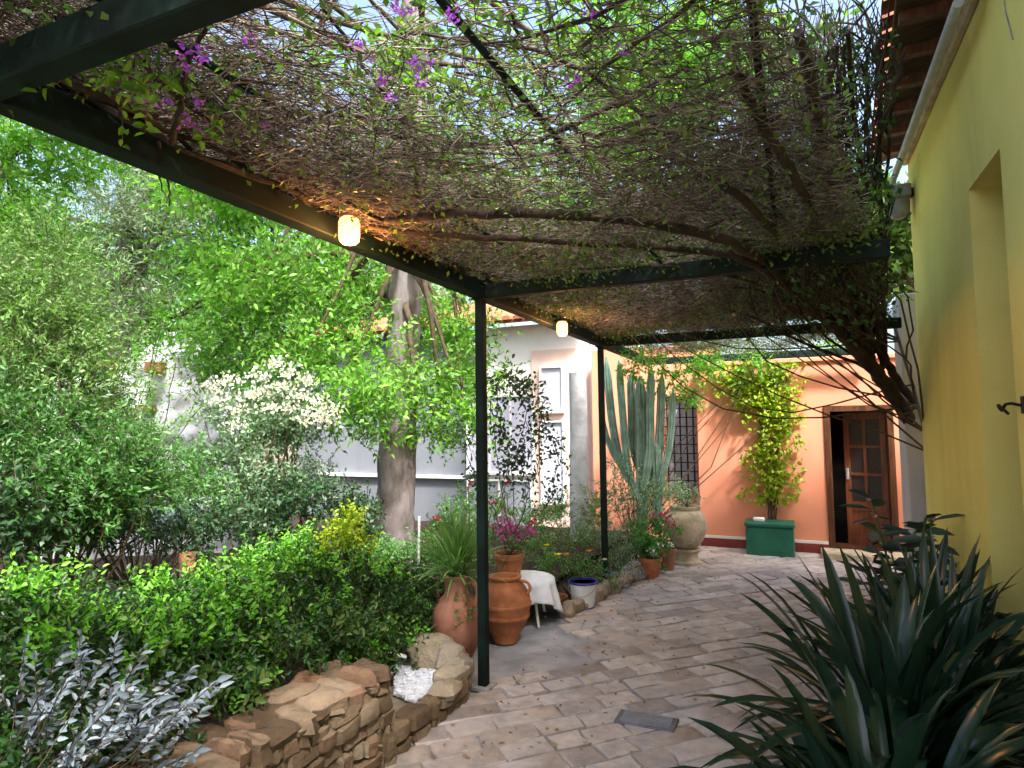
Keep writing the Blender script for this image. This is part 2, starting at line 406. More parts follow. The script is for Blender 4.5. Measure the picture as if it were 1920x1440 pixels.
# drain cover
c = onZ(1212, 1350, .016)
d = MB(); d.box((c.x-.17, c.y-.085, .004), (c.x+.17, c.y+.085, .019), .004)
e = empty('drain_cover', (c.x, c.y, 0), 'small bluish metal drain cover let into the paving near the strap-leaved plant', 'drain cover')
d.build('plate', M_['drain'], e)
g_ = MB()
for i in range(7): g_.box((c.x-.14, c.y-.066+i*.021, .0192), (c.x+.14, c.y-.060+i*.021, .023))
g_.build('ridges', M_['grey_metal'], e)

# ------------------------------------------------------------------ yellow house
XW = 1.1; YC = 7.15; ZT = 4.3
yh = empty('yellow_house', (XW+1, YC, 0), 'yellow plastered house wall along the right side with a deep narrow doorway', 'house')
n0, n1 = 4.28, 4.98   # doorway along y
nz = 3.22
mb = MB()
mb.box((XW, -3, 0), (XW+.45, n0, ZT)).box((XW, n1, 0), (XW+.45, YC, ZT)).box((XW, n0, nz), (XW+.45, n1, ZT))
mb.box((XW+.45, -3, 0), (XW+5, YC, ZT))
mb.build('wall', M_['yellow_wall'], yh)
dd = MB().box((XW+.40, n0+.04, .08), (XW+.446, n1-.04, nz-.05)); dr = dd.build('door', M_['dark_wood'], yh)
MB().box((XW-.02, n0, 0), (XW+.40, n1, .07), .008).build('doorstep', M_['concrete'], yh)
# roof overhang: soffit, rafters and tile edge
ea = onZ(1628, -60, 4.52); eb = onZ(1662, 245, 4.42)
far = Vector((eb.x, YC+.05, 4.42)); near = Vector((min(ea.x, eb.x)-.35, -3, 4.42))
V = [(near.x, -3, 4.40), (eb.x, YC+.1, 4.40), (XW+5, YC+.1, 5.6), (XW+5, -3, 5.6), (XW+.0, -3, 4.40), (XW+.0, YC+.1, 4.40)]
rf = MB()
rf.add([(near.x, -3, 4.36), (eb.x, YC+.25, 4.36), (XW+.1, YC+.25, 4.42), (XW+.1, -3, 4.42),
        (near.x, -3, 4.42), (eb.x, YC+.25, 4.42), (XW+5, YC+.25, 5.7), (XW+5, -3, 5.7)],
       [(0, 3, 2, 1), (4, 5, 6, 7), (0, 1, 5, 4), (1, 2, 6, 5), (3, 0, 4, 7), (2, 3, 7, 6)])
roof = rf.build('roof', M_['soffit'], yh)
tl = MB(); nT = 52
for i in range(nT):
    t = i/(nT-1); y = -3+(YC+3.2)*t; x = near.x+(eb.x-near.x)*t
    q = []
    for k in range(7):
        a = math.pi*k/6; q.append((0, .085*math.cos(a), .06*math.sin(a)))
    a0 = Vector((x-.07, y, 4.43)); a1 = Vector((XW+1.2, y, 4.78))
    V = [a0+Vector(p) for p in q]+[a1+Vector(p) for p in q]+[a0+Vector(p)*.8 for p in q]
    Fc = [(k, k+1, 8+k, 7+k) for k in range(6)] + [(k, 14+k, 15+k, k+1) for k in range(6)]
    tl.add(V, Fc)
auto(tl.build('tiles', M_['rooftile'], roof))
for i in range(22):
    y = -2.7+i*.46
    if y > YC: break
    t = (y+3)/(YC+3.2); x = near.x+(eb.x-near.x)*t
    MB().box((x+.02, y, 4.29), (XW-.02, y+.07, 4.358)).build('rafter', M_['dark_wood'], roof)
MB().box((XW-.05, -3, 4.20), (XW-.002, YC-.02, 4.285), .008).build('cornice', M_['cream_stone'], yh)
gt = MB(); gy = [(-3, 0), (3.9, 0), (3.95, 0)]
gt.tube([(XW-.11, -3, 4.16), (XW-.11, 4.35, 4.16)], .034, 10)
auto(gt.build('gutter_pipe', M_['gutter_paint'], yh))
g2 = MB(); g2.tube([(XW-.145, 4.3, 4.12), (XW-.15, 7.0, 4.03), (XW-.15, YC-.05, 3.96)], .030, 10)
auto(g2.build('gutter_pipe', M_['gutter_paint'], yh))
# grey floodlight box on the corner
p = onX(1690, 345, XW-.1); p = Vector((XW-.13, YC-.15, p.z if 3 < p.z < 4.4 else 3.9))
pz = onX(1690, 345, XW-.12).z
fb = empty('wall_floodlight', (XW, YC-.15, 3.95), 'grey box-shaped floodlight under the eave at the far corner of the yellow wall', 'floodlight')
cz = 3.83
a = MB().box((XW-.22, YC-.33, cz-.02), (XW-.03, YC-.05, cz+.10), .012); a.build('housing', M_['grey_metal'], fb)
a = MB(); a.lathe([(.0, -.20), (.05, -.19), (.095, -.13), (.10, -.02)], (XW-.125, YC-.19, cz)); auto(a.build('shade', M_['grey_metal'], fb))
MB().box((XW-.03, YC-.22, cz), (XW, YC-.16, cz+.08)).build('bracket', M_['iron'], fb)
# iron hook
hp = onX(1905, 762, XW-.01)
hk = empty('wall_hook', hp, 'small black wrought iron scroll hook on the yellow wall at the right edge', 'hook')
mb = MB(); pts = []
for i in range(16):
    a = i/15*math.pi*1.5; r = .035*(1-.035*i)
    pts.append((hp.x-.05-.02*math.sin(a), hp.y+.03+r*math.cos(a), hp.z-.02+r*math.sin(a)))
pts = [(hp.x, hp.y-.12, hp.z+.0), (hp.x-.04, hp.y-.08, hp.z+.015), (hp.x-.05, hp.y-.02, hp.z+.012)] + pts
auto(mb.tube(pts, .008, 8).build('scroll', M_['iron'], hk))
MB().box((hp.x-.006, hp.y-.15, hp.z-.04), (hp.x+.009, hp.y-.10, hp.z+.05)).build('plate', M_['iron'], hk)
q = [onX(1880, -30, XW-.004), onX(1885, 20, XW-.004), onX(1893, 50, XW-.004), onX(1899, 74, XW-.004)]
MB().tube(q, .0035, 6).build('loose_wire', M_['grey_metal'], yh)
# grey pillar beyond the corner
pb = MB().box((XW-.10, YC+.28, 0), (XW+.25, YC+.75, 3.0), .012)
po = pb.build('plaster_pillar', M_['pillar_wall']); tag(po, 'grey plaster pillar between the yellow corner and the salmon house', 'pillar')

# ------------------------------------------------------------------ salmon house
YS = 9.4
def gx(px, Y=YS): return onY(px, 800, Y).x
sx0 = gx(1308); dx0 = gx(1552); dx1 = gx(1668); dz = onY(1610, 764, YS).z
sh = empty('salmon_house', (0, YS, 0), 'salmon pink plastered house front with an open wooden glazed door', 'house')
ztop = 2.52
mb = MB()
mb.box((sx0, YS, 0), (dx0, YS+.35, ztop)).box((dx1, YS, 0), (3.6, YS+.35, ztop)).box((dx0, YS, dz), (dx1, YS+.35, ztop))
mb.build('wall', M_['salmon_wall'], sh)
mb = MB().box((sx0-.02, YS-.035, ztop), (3.6, YS+.5, ztop+.07), .012); mb.build('cornice', M_['salmon_wall'], sh)
mb = MB()
for a_, b__ in ((sx0, dx0-.05), (dx1+.05, 3.6)): mb.box((a_, YS-.02, .13), (b__, YS-.001, .165))
mb.build('baseboard', M_['white_paint'], sh)
mb = MB()
for a_, b__ in ((sx0, dx0-.05), (dx1+.05, 3.6)): mb.box((a_, YS-.03, 0), (b__, YS-.001, .128))
mb.build('plinth', M_['red_plinth'], sh)
MB().box((dx0-.4, YS+.352, 0), (dx1+.6, YS+2.4, ztop-.01)).build('dark_room_block', M_['unlit_black'], sh)  # solid block behind the doorway, room darkness painted as near-black
fr = MB(); fr.box((dx0-.045, YS-.025, 0), (dx0+.03, YS+.12, dz+.03), .006).box((dx1-.03, YS-.025, 0), (dx1+.045, YS+.12, dz+.03), .006).box((dx0+.03, YS-.022, dz-.045), (dx1-.03, YS+.12, dz+.028))
fr.build('door_frame', M_['dark_wood'], sh)
# door leaf, half open inward, hinge on the right
hx, hy = dx1-.035, YS+.13; wd = .52; hz = dz-.06
def leafbox(mb, u0, u1, z0, z1, t0=0., t1=.04, ang=R(180-25)):
    ca, sa = math.cos(ang), math.sin(ang); V = []
    for z in (z0, z1):
        for t in (t0, t1):
            for u in (u0, u1): V.append((hx+u*ca - t*sa*-1*0 + t*sa, hy+u*sa + -t*ca, z))
    mb.add(V, [(0, 2, 3, 1), (4, 5, 7, 6), (0, 1, 5, 4), (2, 6, 7, 3), (0, 4, 6, 2), (1, 3, 7, 5)])
mb = MB()
leafbox(mb, 0, .07, .03, hz); leafbox(mb, wd-.07, wd, .03, hz); leafbox(mb, .07, wd-.07, hz-.09, hz); leafbox(mb, .07, wd-.07, .03, .20); leafbox(mb, .07, wd-.07, .55, .66)
leafbox(mb, wd/2-.018, wd/2+.018, .66, hz-.09)
for k in range(1, 3): z = .66+(hz-.09-.66)*k/3; leafbox(mb, .07, wd/2-.018, z-.017, z+.017); leafbox(mb, wd/2+.018, wd-.07, z-.017, z+.017)
dl = mb.build('door', M_['wood_door'], sh)
mb = MB(); leafbox(mb, .07, wd-.07, .20, .55, .012, .03); mb.build('door_panel', M_['wood_door'], dl)
mb = MB(); leafbox(mb, .07, wd-.07, .66, hz-.09, .015, .022); mb.build('pane', M_['pane_dark'], dl)
mb = MB(); leafbox(mb, wd-.05, wd-.025, .95, 1.10, -.02, -.002); mb.build('handle', M_['grey_metal'], dl)
MB().box((dx0-.15, YS-.42, 0), (dx1+.2, YS-.04, .09), .012).build('doorstep', M_['cream_stone'], sh)
MB().box((dx0+.03, YS+.0, .0), (dx1-.03, YS+.34, .10)).build('threshold', M_['dark_wood'], sh)
# recessed part with barred window, left of the salmon front
wx0, wx1 = gx(1246, YS+.3), gx(1300, YS+.3)
px0 = gx(1112, YS+.4)
mb = MB(); Y2 = YS+.38
wz0, wz1 = onY(1280, 925, Y2).z, onY(1280, 742, Y2).z
mb.box((px0, Y2, 0), (wx0, Y2+.3, 2.9)).box((wx1+.02, Y2, 0), (sx0+.25, Y2+.3, 2.9)).box((wx0, Y2, 0), (wx1+.02, Y2+.3, wz0)).box((wx0, Y2, wz1), (wx1+.02, Y2+.3, 2.9))
mb.build('side_wall', M_['salmon_wall'], sh)
wn = MB().box((wx0, Y2+.1, wz0), (wx1+.02, Y2+.13, wz1)).build('window', M_['window_pale'], sh)
mb = MB(); nb = 5
for i in range(nb): x = wx0+.03+(wx1-wx0-.04)*i/(nb-1); mb.tube([(x, Y2-.02, wz0-.03), (x, Y2-.02, wz1+.03)], .013, 6)
for i in range(11): z = wz0+.06+(wz1-wz0-.12)*i/10; mb.tube([(wx0-.02, Y2-.032, z), (wx1+.04, Y2-.032, z)], .009, 6)
mb.build('grille', M_['iron'], wn)
# green box
c = onZ(1443, 1042); bw = .29; y0 = YS-.44
bx = onY(1443, 1000, y0).x
gb = empty('storage_box', (bx, y0+.18, 0), 'dark green storage box standing against the salmon wall under the climber', 'box')
MB().box((bx-bw, y0, .0), (bx+bw, y0+.36, .37), .015).build('body', M_['box_green'], gb)
MB().box((bx-bw-.012, y0-.012, .372), (bx+bw+.012, y0+.372, .43), .014).build('lid', M_['box_green'], gb)
sm = MB().box((bx-.20, y0+.08, .431), (bx-.06, y0+.2, .475), .01).build('small_carton', M_['white_paint']); tag(sm, 'small white carton lying on the lid of the green box', 'carton')

# ------------------------------------------------------------------ white house behind the garden
YB = 10.2
hx0 = gx(560, YB); hx1 = gx(1112, YB); zr = onY(960, 612, YB).z
wh = empty('white_house', ((hx0+hx1)/2, YB, 0), 'white house with red tiled eave and grey windows behind the garden', 'house')
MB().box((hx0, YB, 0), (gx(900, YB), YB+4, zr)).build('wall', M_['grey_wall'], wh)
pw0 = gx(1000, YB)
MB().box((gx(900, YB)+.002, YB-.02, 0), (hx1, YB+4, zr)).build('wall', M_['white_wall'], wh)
MB().box((pw0, YB-.05, 0), (gx(1108, YB), YB-.022, onY(1050, 655, YB).z)).build('wall_panel', M_['pink_wall'], wh)
mb = MB()
mb.add([(hx0-.2, YB-.35, zr), (hx1, YB-.35, zr), (hx1, YB+4, zr+1.2), (hx0-.2, YB+4, zr+1.2), (hx0-.2, YB-.35, zr+.06), (hx1, YB-.35, zr+.06), (hx1, YB+4, zr+1.3), (hx0-.2, YB+4, zr+1.3)],
       [(0, 3, 2, 1), (4, 5, 6, 7), (0, 1, 5, 4), (1, 2, 6, 5), (3, 0, 4, 7), (2, 3, 7, 6)])
rfo = mb.build('roof', M_['rooftile'], wh)
mb = MB(); x = hx0-.15
while x < hx1-.1:
    V = []
    for (yy, zz) in ((YB-.42, zr+.05), (YB+3.9, zr+1.28)):
        for k in range(6): a = math.pi*k/5; V.append((x+.09*math.cos(a), yy, zz+.075*math.sin(a)))
    mb.add(V, [(k, k+1, 7+k, 6+k) for k in range(5)]+[tuple(range(6))]); x += .2
auto(mb.build('tiles', M_['rooftile'], rfo))
def framed(px_0, px_1, py_0, py_1, mat, cols=1, t=.032, Y=YB-.02, rowz=()):
    x0, x1 = gx(px_0, Y), gx(px_1, Y); z1, z0 = onY((px_0+px_1)/2, py_0, Y).z, onY((px_0+px_1)/2, py_1, Y).z
    wn = MB().box((x0, Y-.02, z0), (x1, Y-.004, z1)).build('window', M_[mat], wh)
    mb = MB(); yf = Y-.06
    mb.box((x0-t, yf, z0), (x0, Y-.003, z1)).box((x1, yf, z0), (x1+t, Y-.003, z1)).box((x0-t, yf, z1), (x1+t, Y-.003, z1+t)).box((x0-t, yf-.04, z0-t*1.4), (x1+t, Y-.003, z0))
    for k in range(1, cols): x = x0+(x1-x0)*k/cols; mb.box((x-t/2, yf+.01, z0), (x+t/2, Y-.021, z1))
    mb.build('frame', M_['white_paint'], wn)
zs_ = onY(800, 893, YB).z
MB().box((gx(600, YB), YB-.09, zs_-.03), (gx(872, YB), YB-.002, zs_+.03), .006).build('string_course', M_['white_paint'], wh)
framed(880, 1000, 745, 885, 'window_pale', 3)
framed(880, 995, 902, 1000, 'window_grey', 2, Y=YB-.02)
framed(1018, 1056, 690, 770, 'window_pale', 1, Y=YB-.05)
framed(1018, 1056, 792, 940, 'window_pale', 1, Y=YB-.05)
# whitewashed column
cc = onZ(1088, 1050, .1); cc = onY(1088, 990, 8.6)
mb = MB(); mb.tube([(cc.x, 8.6, 0), (cc.x-.01, 8.6, .8), (cc.x+.01, 8.6, 1.6), (cc.x, 8.6, 2.45)], [.14, .13, .128, .12], 14)
cl = auto(mb.build('column_shaft', M_['whitewash'])); cl.name = 'whitewashed_column'; tag(cl, 'round whitewashed column between the second green post and the white house', 'column')

# whitewashed rubble wall with bricks, far left
def rubble():
    rg = np.random.default_rng(5)
    c0 = atd(60, 800, 8.2); c1 = atd(440, 800, 8.6)
    ax = (c1-c0); ax.z = 0; Lw = ax.length; ax.normalize(); nr = Vector((ax.y, -ax.x, 0))
    nx, nz = 60, 40; V = []; Fc = []
    tops = [(0, 2.1), (.2, 2.4), (.36, 2.55), (.5, 2.65), (.64, 2.95), (.76, 3.0), (.88, 2.5), (1, 2.1)]
    xs = [t[0] for t in tops]; zs = [t[1] for t in tops]
    from mathutils import noise as nz_
    def pt(u, v, side):
        h = np.interp(u, xs, zs); b = Vector((c0.x, c0.y, 0)) + ax*(u*Lw)
        z = v*h; q = b*2.2+Vector((0, 0, z*2.2))
        n = nz_.noise(q)*.22 + nz_.noise(q*3)*.10 + nz_.noise(q*7)*.035; z += nz_.noise(b*3)*.12*v
        return b + nr*(n + (.25-z*.05 if side else -.3)) + Vector((0, 0, z))
    for s in (1, 0):
        for i in range(nx+1):
            for j in range(nz+1): V.append(pt(i/nx, j/nz, s))
    S = (nx+1)*(nz+1); id_ = lambda s, i, j: s*S+i*(nz+1)+j
    for i in range(nx):
        for j in range(nz):
            Fc.append((id_(0, i, j), id_(0, i+1, j), id_(0, i+1, j+1), id_(0, i, j+1)))
            Fc.append((id_(1, i, j), id_(1, i, j+1), id_(1, i+1, j+1), id_(1, i+1, j)))
        Fc.append((id_(0, i, nz), id_(0, i+1, nz), id_(1, i+1, nz), id_(1, i, nz)))
    for j in range(nz):
        Fc.append((id_(0, 0, j), id_(0, 0, j+1), id_(1, 0, j+1), id_(1, 0, j)))
        Fc.append((id_(0, nx, j), id_(1, nx, j), id_(1, nx, j+1), id_(0, nx, j+1)))
    e = empty('rubble_wall', (c0.x, c0.y, 0), 'lumpy whitewashed rubble wall with red bricks showing, among the shrubs on the left', 'wall')
    mk('masonry', V, Fc, M_['whitewash'], e, True)
    for (px, py, w_, h_) in ((205, 683, 34, 20), (295, 690, 32, 20), (125, 663, 14, 10), (205, 755, 30, 22), (275, 765, 26, 10), (120, 760, 20, 12)):
        d = 7.9; p = atd(px, py, d); 
        # push onto the wall front
        k = ((Vector((c0.x, c0.y, 0))-Vector((0, 0, 0))+nr*.22).dot(nr) - 0)/ (ray(px, py).dot(nr))
        p = Vector((0, 0, H))+ray(px, py)*k
        a = w_/F*d/2; b = h_/F*d/2; mb = MB(); Vb = []
        for dz_ in (-b, b):
            for dn in (-.12, .13):
                for du in (-a, a): Vb.append(p+ax*(du*(1+rg.normal()*.1))+nr*dn+Vector((0, 0, dz_)))
        mb.add(Vb, [(0, 2, 3, 1), (4, 5, 7, 6), (0, 1, 5, 4), (2, 6, 7, 3), (0, 4, 6, 2), (1, 3, 7, 5)]).build('brick', M_['brick_red'], e)
rubble()

# ------------------------------------------------------------------ low stone wall of the bed
def rock(mb, c, s, rg, ang=0, sub=6, sq=.62):
    V = []; n = sub; m = 10
    ca, sa = math.cos(ang), math.sin(ang)
    ph = rg.uniform(0, 9, 3)
    for i in range(n+1):
        th = math.pi*i/n
        for k in range(m):
            a = 2*math.pi*k/m
            x, y, z = math.sin(th)*math.cos(a), math.sin(th)*math.sin(a), math.cos(th)
            x, y, z = [math.copysign(abs(q)**sq, q) for q in (x, y, z)]
            r = 1+.10*math.sin(3*x+ph[0])+.08*math.sin(4*y+ph[1])+.08*math.sin(4*z+ph[2])+rg.normal()*.045
            x, y, z = x*s[0]*r, y*s[1]*r, z*s[2]*r
            V.append((c[0]+x*ca-y*sa, c[1]+x*sa+y*ca, c[2]+z))
    Fc = [(i*m+k, (i+1)*m+k, (i+1)*m+(k+1) % m, i*m+(k+1) % m) for i in range(n) for k in range(m)]
    mb.add(V, Fc)
sw = empty('stone_wall', (-2.05, 2, 0), 'rough brown rubble stone wall holding up the hedge bed', 'wall')
rg = np.random.default_rng(21)
WE = 2.84   # where the high part ends
def course_wall(mb, y0, y1, top, xf, th, ch, rg):
    z = 0.; row = 0
    while z < top-.01:
        hh = min(ch*rg.uniform(.8, 1.25), top-z+.01); y = y0 - rg.uniform(0, .1)
        while y < y1-.02:
            l = min(rg.uniform(.05, .19), y1-y); k = rg.uniform()
            zz = z+hh/2+rg.normal()*.006; h2 = hh*rg.uniform(.46, .58)
            rock(mb, (xf-th*.5+rg.normal()*.008, y+l/2, zz), (th*.5, l*.52, h2), rg, rg.normal()*.04, 7, .36)
            y += l
        z += hh*.96
def top_wob(y): return .50+.015*math.sin(y*5)+.01*math.sin(y*13)
mb = MB(); course_wall(mb, -.9, WE, .44, -1.93, .17, .066, rg)
y = -.9
while y < WE-.03:      # irregular top stones
    l = min(rg.uniform(.07, .20), WE-y)
    rock(mb, (-2.03+rg.normal()*.012, y+l/2, .455+rg.normal()*.012), (.115, l*.53, rg.uniform(.035, .06)), rg, rg.normal()*.12, 7, .5); y += l
y = -.9
while y < WE-.1:
    l = rg.uniform(.12, .26); rock(mb, (-2.21+rg.normal()*.02, y+l/2, .45+rg.normal()*.015), (.10, l*.5, .05), rg, rg.normal()*.3, 7, .55); y += l
for z in (.05, .14, .23, .32, .41):   # end face of the high part
    for x in (-2.05, -2.17, -2.29): rock(mb, (x+rg.normal()*.01, WE-.04, z), (.075, .07, .05), rg, rg.normal()*.1, 7, .5)
auto(mb.build('stones', M_['wallstone'], sw), 35)
MB().box((-2.34, -.9, 0), (-1.965, WE-.05, .43), .02).build('core', M_['mortar'], sw)
mb = MB(); course_wall(mb, WE, 3.66, .15, -1.92, .15, .085, rg)
for t in range(9):
    a = t/8*math.pi*.5; rock(mb, (-2.02-.36*math.sin(a)-.0, 3.60+.20*math.sin(a*.9)-.0, .07), (.085, .085, .085), rg, -a, 7, .5)
auto(mb.build('low_stones', M_['wallstone'], sw), 35)
MB().box((-2.6, WE-.1, 0), (-1.97, 3.62, .135), .02).build('low_core', M_['mortar'], sw)
mb = MB()
for (px, py, z, s) in ((700, 1222, .2, (.10, .08, .06)), (742, 1214, .2, (.13, .11, .08)), (806, 1226, .22, (.17, .13, .10)), (848, 1236, .20, (.10, .15, .10)), (846, 1268, .18, (.09, .12, .07)), (768, 1208, .2, (.17, .09, .08)), (862, 1258, .17, (.07, .12, .09)), (838, 1292, .16, (.08, .10, .05))):
    p = onZ(px, py, z); rock(mb, (p.x, p.y, z), s, rg, rg.uniform(-.4, .4), 10, .6)
auto(mb.build('end_stones', M_['palestone'], sw), 35)
# flat patch of white marble chips behind the low end of the wall
Z0 = .155
quad = [onZ(742, 1240, Z0), onZ(826, 1256, Z0), onZ(812, 1290, Z0), onZ(778, 1316, Z0), onZ(742, 1300, Z0)]
cq = sum(quad, Vector())/5; mb = MB()
mb.add([tuple(q) for q in quad]+[(q.x, q.y, .10) for q in quad], [(4, 3, 2, 1, 0)]+[(k, (k+1) % 5, 5+(k+1) % 5, 5+k) for k in range(5)])
cnt = 0
while cnt < 1500:
    k = int(rg.integers(5)); a, b = quad[k], quad[(k+1) % 5]; u, v = rg.uniform(), rg.uniform()
    if u+v > 1: u, v = 1-u, 1-v
    p = cq+(a-cq)*u*1.04+(b-cq)*v*1.04; sz = rg.uniform(.006, .013)
    rock(mb, (p.x, p.y, Z0+rg.uniform(0, .014)), (sz, sz*1.2, sz*.8), rg, rg.uniform(0, 3), 3); cnt += 1
o = mb.build('marble_chips', M_['marble_chip']); tag(o, 'flat patch of bright white marble chips behind the low end of the stone wall', 'pebbles', kind='stuff')
p0, p1 = onZ(672, 1214, .30), onZ(762, 1232, .24); mb = MB()
mb.tube([p0, p1], .014, 4); o = mb.build('white_board', M_['white_paint']); tag(o, 'thin white board lying between the hedge and the marble chips', 'board')
sheet('hedge_bed_soil', -4.0, -1, -2.28, WE-.06, .44, M_['soil'], 24, .012)

# ------------------------------------------------------------------ pergola
XP = -1.93; ZB = 2.62; YP = [.92, 3.86, 6.8, 9.2]
pg = empty('pergola', (XP, 3.86, 0), 'dark green metal pergola with square beams over the paved path', 'pergola')
for y in YP[:3]:
    MB().box((XP-.03, y-.03, 0), (XP+.03, y+.03, ZB-.04), .004).build('post', M_['green_metal'], pg)
    MB().box((XP-.07, y-.07, .0), (XP+.07, y+.07, .022), .003).build('base_plate', M_['grey_metal'], pg)
MB().box((XP-.045, -1.5, ZB-.045), (XP+.045, 9.25, ZB+.055), .005).build('side_beam', M_['green_metal'], pg)
for i, y in enumerate(YP):
    MB().box((XP+.046, y-.035, ZB-.05), (float(xedge(y)), y+.035, ZB+.045), .005).build('cross_beam', M_['green_metal'], pg)
def rod(px0, py0, px1, py1, r=.012, z=ZB+.075):
    a, b = onZ(px0, py0, z), onZ(px1, py1, z); return a, b
for x in (-1.42, -.72, -.06):
    ys_ = max(-1.5, (x+.10+.08)/.148)
    o = MB().tube([(x, ys_, ZB+.07), (x+.01, (ys_+6.95)/2, ZB+.068), (x, 6.95, ZB+.07)], .011, 8).build('rafter_rod', M_['green_metal'], pg)
for y in (5.3,):
    MB().tube([(XP, y, ZB+.095), (float(xedge(y)), y, ZB+.095)], .006, 6).build('cross_rod', M_['green_metal'], pg)

for y in YP:
    for zz in (ZB-.02, ZB+.02):
        MB().tube([(XP+.0455, y-.018, zz), (XP+.053, y-.018, zz)], .007, 6).build('bolt', M_['grey_metal'], pg)
    MB().box((XP-.05, y-.05, ZB-.052), (XP+.05, y+.05, ZB-.0455)).build('post_cap', M_['green_metal'], pg)
# fallen leaves
rgf = np.random.default_rng(99); nf = 520
xx = np.where(rgf.uniform(0, 1, nf) < .5, XP+.1+np.abs(rgf.normal(size=nf))*.5, rgf.uniform(-1.8, 1.0, nf)); yy = rgf.uniform(1.5, 9, nf)
Df = rgf.normal(size=(nf, 3)); Df[:, 2] = .05
V, Fc = leaf_arrays(np.stack([xx, yy, np.full(nf, .021)], 1), Df, .034, .018, rg=rgf)
o = mk('fallen_leaves', V, Fc, M_['leaf_dry']); tag(o, 'dry leaves fallen on the paving', 'fallen leaves', kind='stuff')
# lamps
def lamp(px, py, label):
    y = onX(px, py, XP+.10).y; z = onX(px, py, XP+.10).z
    x = XP+.105
    e = empty('globe_lamp', (x, y, z), label, 'lamp', 'lamps on the pergola side beam')
    o = MB().lathe([(.0, -.072), (.030, -.068), (.043, -.056), (.048, -.035), (.048, .030), (.042, .046), (.030, .055)], (x, y, z), 20).build('glass_globe', M_['bulb'], e, True)
    MB().lathe([(.030, .0555), (.050, .058), (.044, .075), (.020, .092), (.008, .10)], (x, y, z), 14).build('socket', M_['iron'], e)
    MB().box((XP+.04, y-.02, z+.055), (x, y+.02, z+.085)).build('bracket', M_['iron'], e)
    MB().tube([(x, y, z+.10), (x-.03, y+.03, z+.12), (XP+.02, y+.12, ZB+.066), (XP+.0, y+.9, ZB+.063)], .004, 6).build('cable', M_['iron'], e)
    l = bpy.data.lights.new('lamp_glow', 'POINT'); l.energy = 9; l.color = (1, .42, .12); l.shadow_soft_size = .05
    lo = bpy.data.objects.new('lamp_glow', l); COL.objects.link(lo); lo.location = (x+.02, y, z-.085); 
    lo.parent = e; lo.matrix_parent_inverse = Matrix.Translation(-Vector((x, y, z)))
lamp(653, 430, 'lit warm globe lamp on the side beam, the large near one')
lamp(1053, 615, 'lit warm globe lamp on the side beam, the small far one between the two posts')

# ------------------------------------------------------------------ canopy of dry twigs on the pergola
def canopy():
    rg = np.random.default_rng(77)
    def dens(x, y):   # thinner near the camera in the middle, thick along edges and far bays
        d = .42 + .45*np.clip((y-2.0)/1.6, 0, 1) + .35*np.exp(-((x-.75)/.35)**2) + .35*np.exp(-((x+1.75)/.3)**2)
        d += .35*(x > .15)*(y > 1.2) + .3*(x < -1.0)*(y < 2.6)
        d *= np.where(y > 6.9, .12, 1.)
        d *= 1-.5*np.exp(-((x+.75)/.65)**2-((y-1.5)/.9)**2)
        return np.clip(d, 0, 1)
    n = 175000
    x = rg.uniform(-2.05, 1.0, n); y = rg.uniform(.4, 8.6, n)
    cl = .55+.45*np.sin(x*3.1+1.3*np.sin(y*1.7))*np.sin(y*2.3+x)
    k = (rg.uniform(0, 1, n) < dens(x, y)*(.35+.65*cl)*1.6) & (x < xedge(y)-np.abs(rg.normal(size=n))*.05-.10)
    x, y = x[k], y[k]; n = len(x)
    sag = lambda x, y: -.09*np.abs(np.sin((y-.92)/2.94*math.pi))*np.sin(np.clip((x+1.93)/2.4, 0, 1)*math.pi) + .03*np.sin(x*5+y*3)
    z = ZB+.085+np.abs(rg.normal(size=n))*.035 + sag(x, y)
    th = np.where(rg.uniform(0, 1, n) < .3, rg.normal(size=n)*.5+.9, rg.uniform(0, math.pi, n))
    D = np.stack([np.cos(th), np.sin(th), rg.normal(size=n)*.28], 1)
    L = rg.uniform(.06, .22, n)[:, None]
    A = np.stack([x, y, z], 1) - D*L/2; B = A + D*L; mid = (A+B)/2 + rg.normal(size=(n, 3))*.012*np.array([1, 1, .6])
    r = rg.uniform(.0009, .0028, n); r = np.where(rg.uniform(0, 1, n) < .03, r*2.4, r)
    V1, F1 = stick_arrays(A, mid, r, rg); V2, F2 = stick_arrays(mid, B, r*.7, rg)
    o = mk('dry_twigs', np.concatenate([V1, V2]), np.concatenate([F1, F2+len(V1)]), M_['twig'])
    tag(o, 'mat of brown dry twigs lying over the pergola beams', 'dry twigs', kind='stuff')
    # small leaves among the twigs
    n = 52000
    x = rg.uniform(-2.0, 1.0, n); y = rg.uniform(.5, 8.8, n)
    cl = .5+.5*np.sin(x*2.3+2+1.9*np.sin(y*1.1))*np.sin(y*1.9+x*1.5)
    k = (rg.uniform(0, 1, n) < (.15+.75*cl)*np.clip((y-1.0)/2, .4, 1)) & (x < xedge(y)-.03)
    P = np.stack([x[k], y[k], ZB+.075+rg.normal(size=k.sum())*.05+sag(x[k], y[k])], 1)
    V, Fc = leaf_arrays(P, rg.normal(size=P.shape), .028, .016, rg=rg)
    o = mk('creeper_leaves', V, Fc, M_['leaf_olive']); tag(o, 'small olive green creeper leaves scattered over the twig mat', 'leaves', kind='stuff')
canopy()

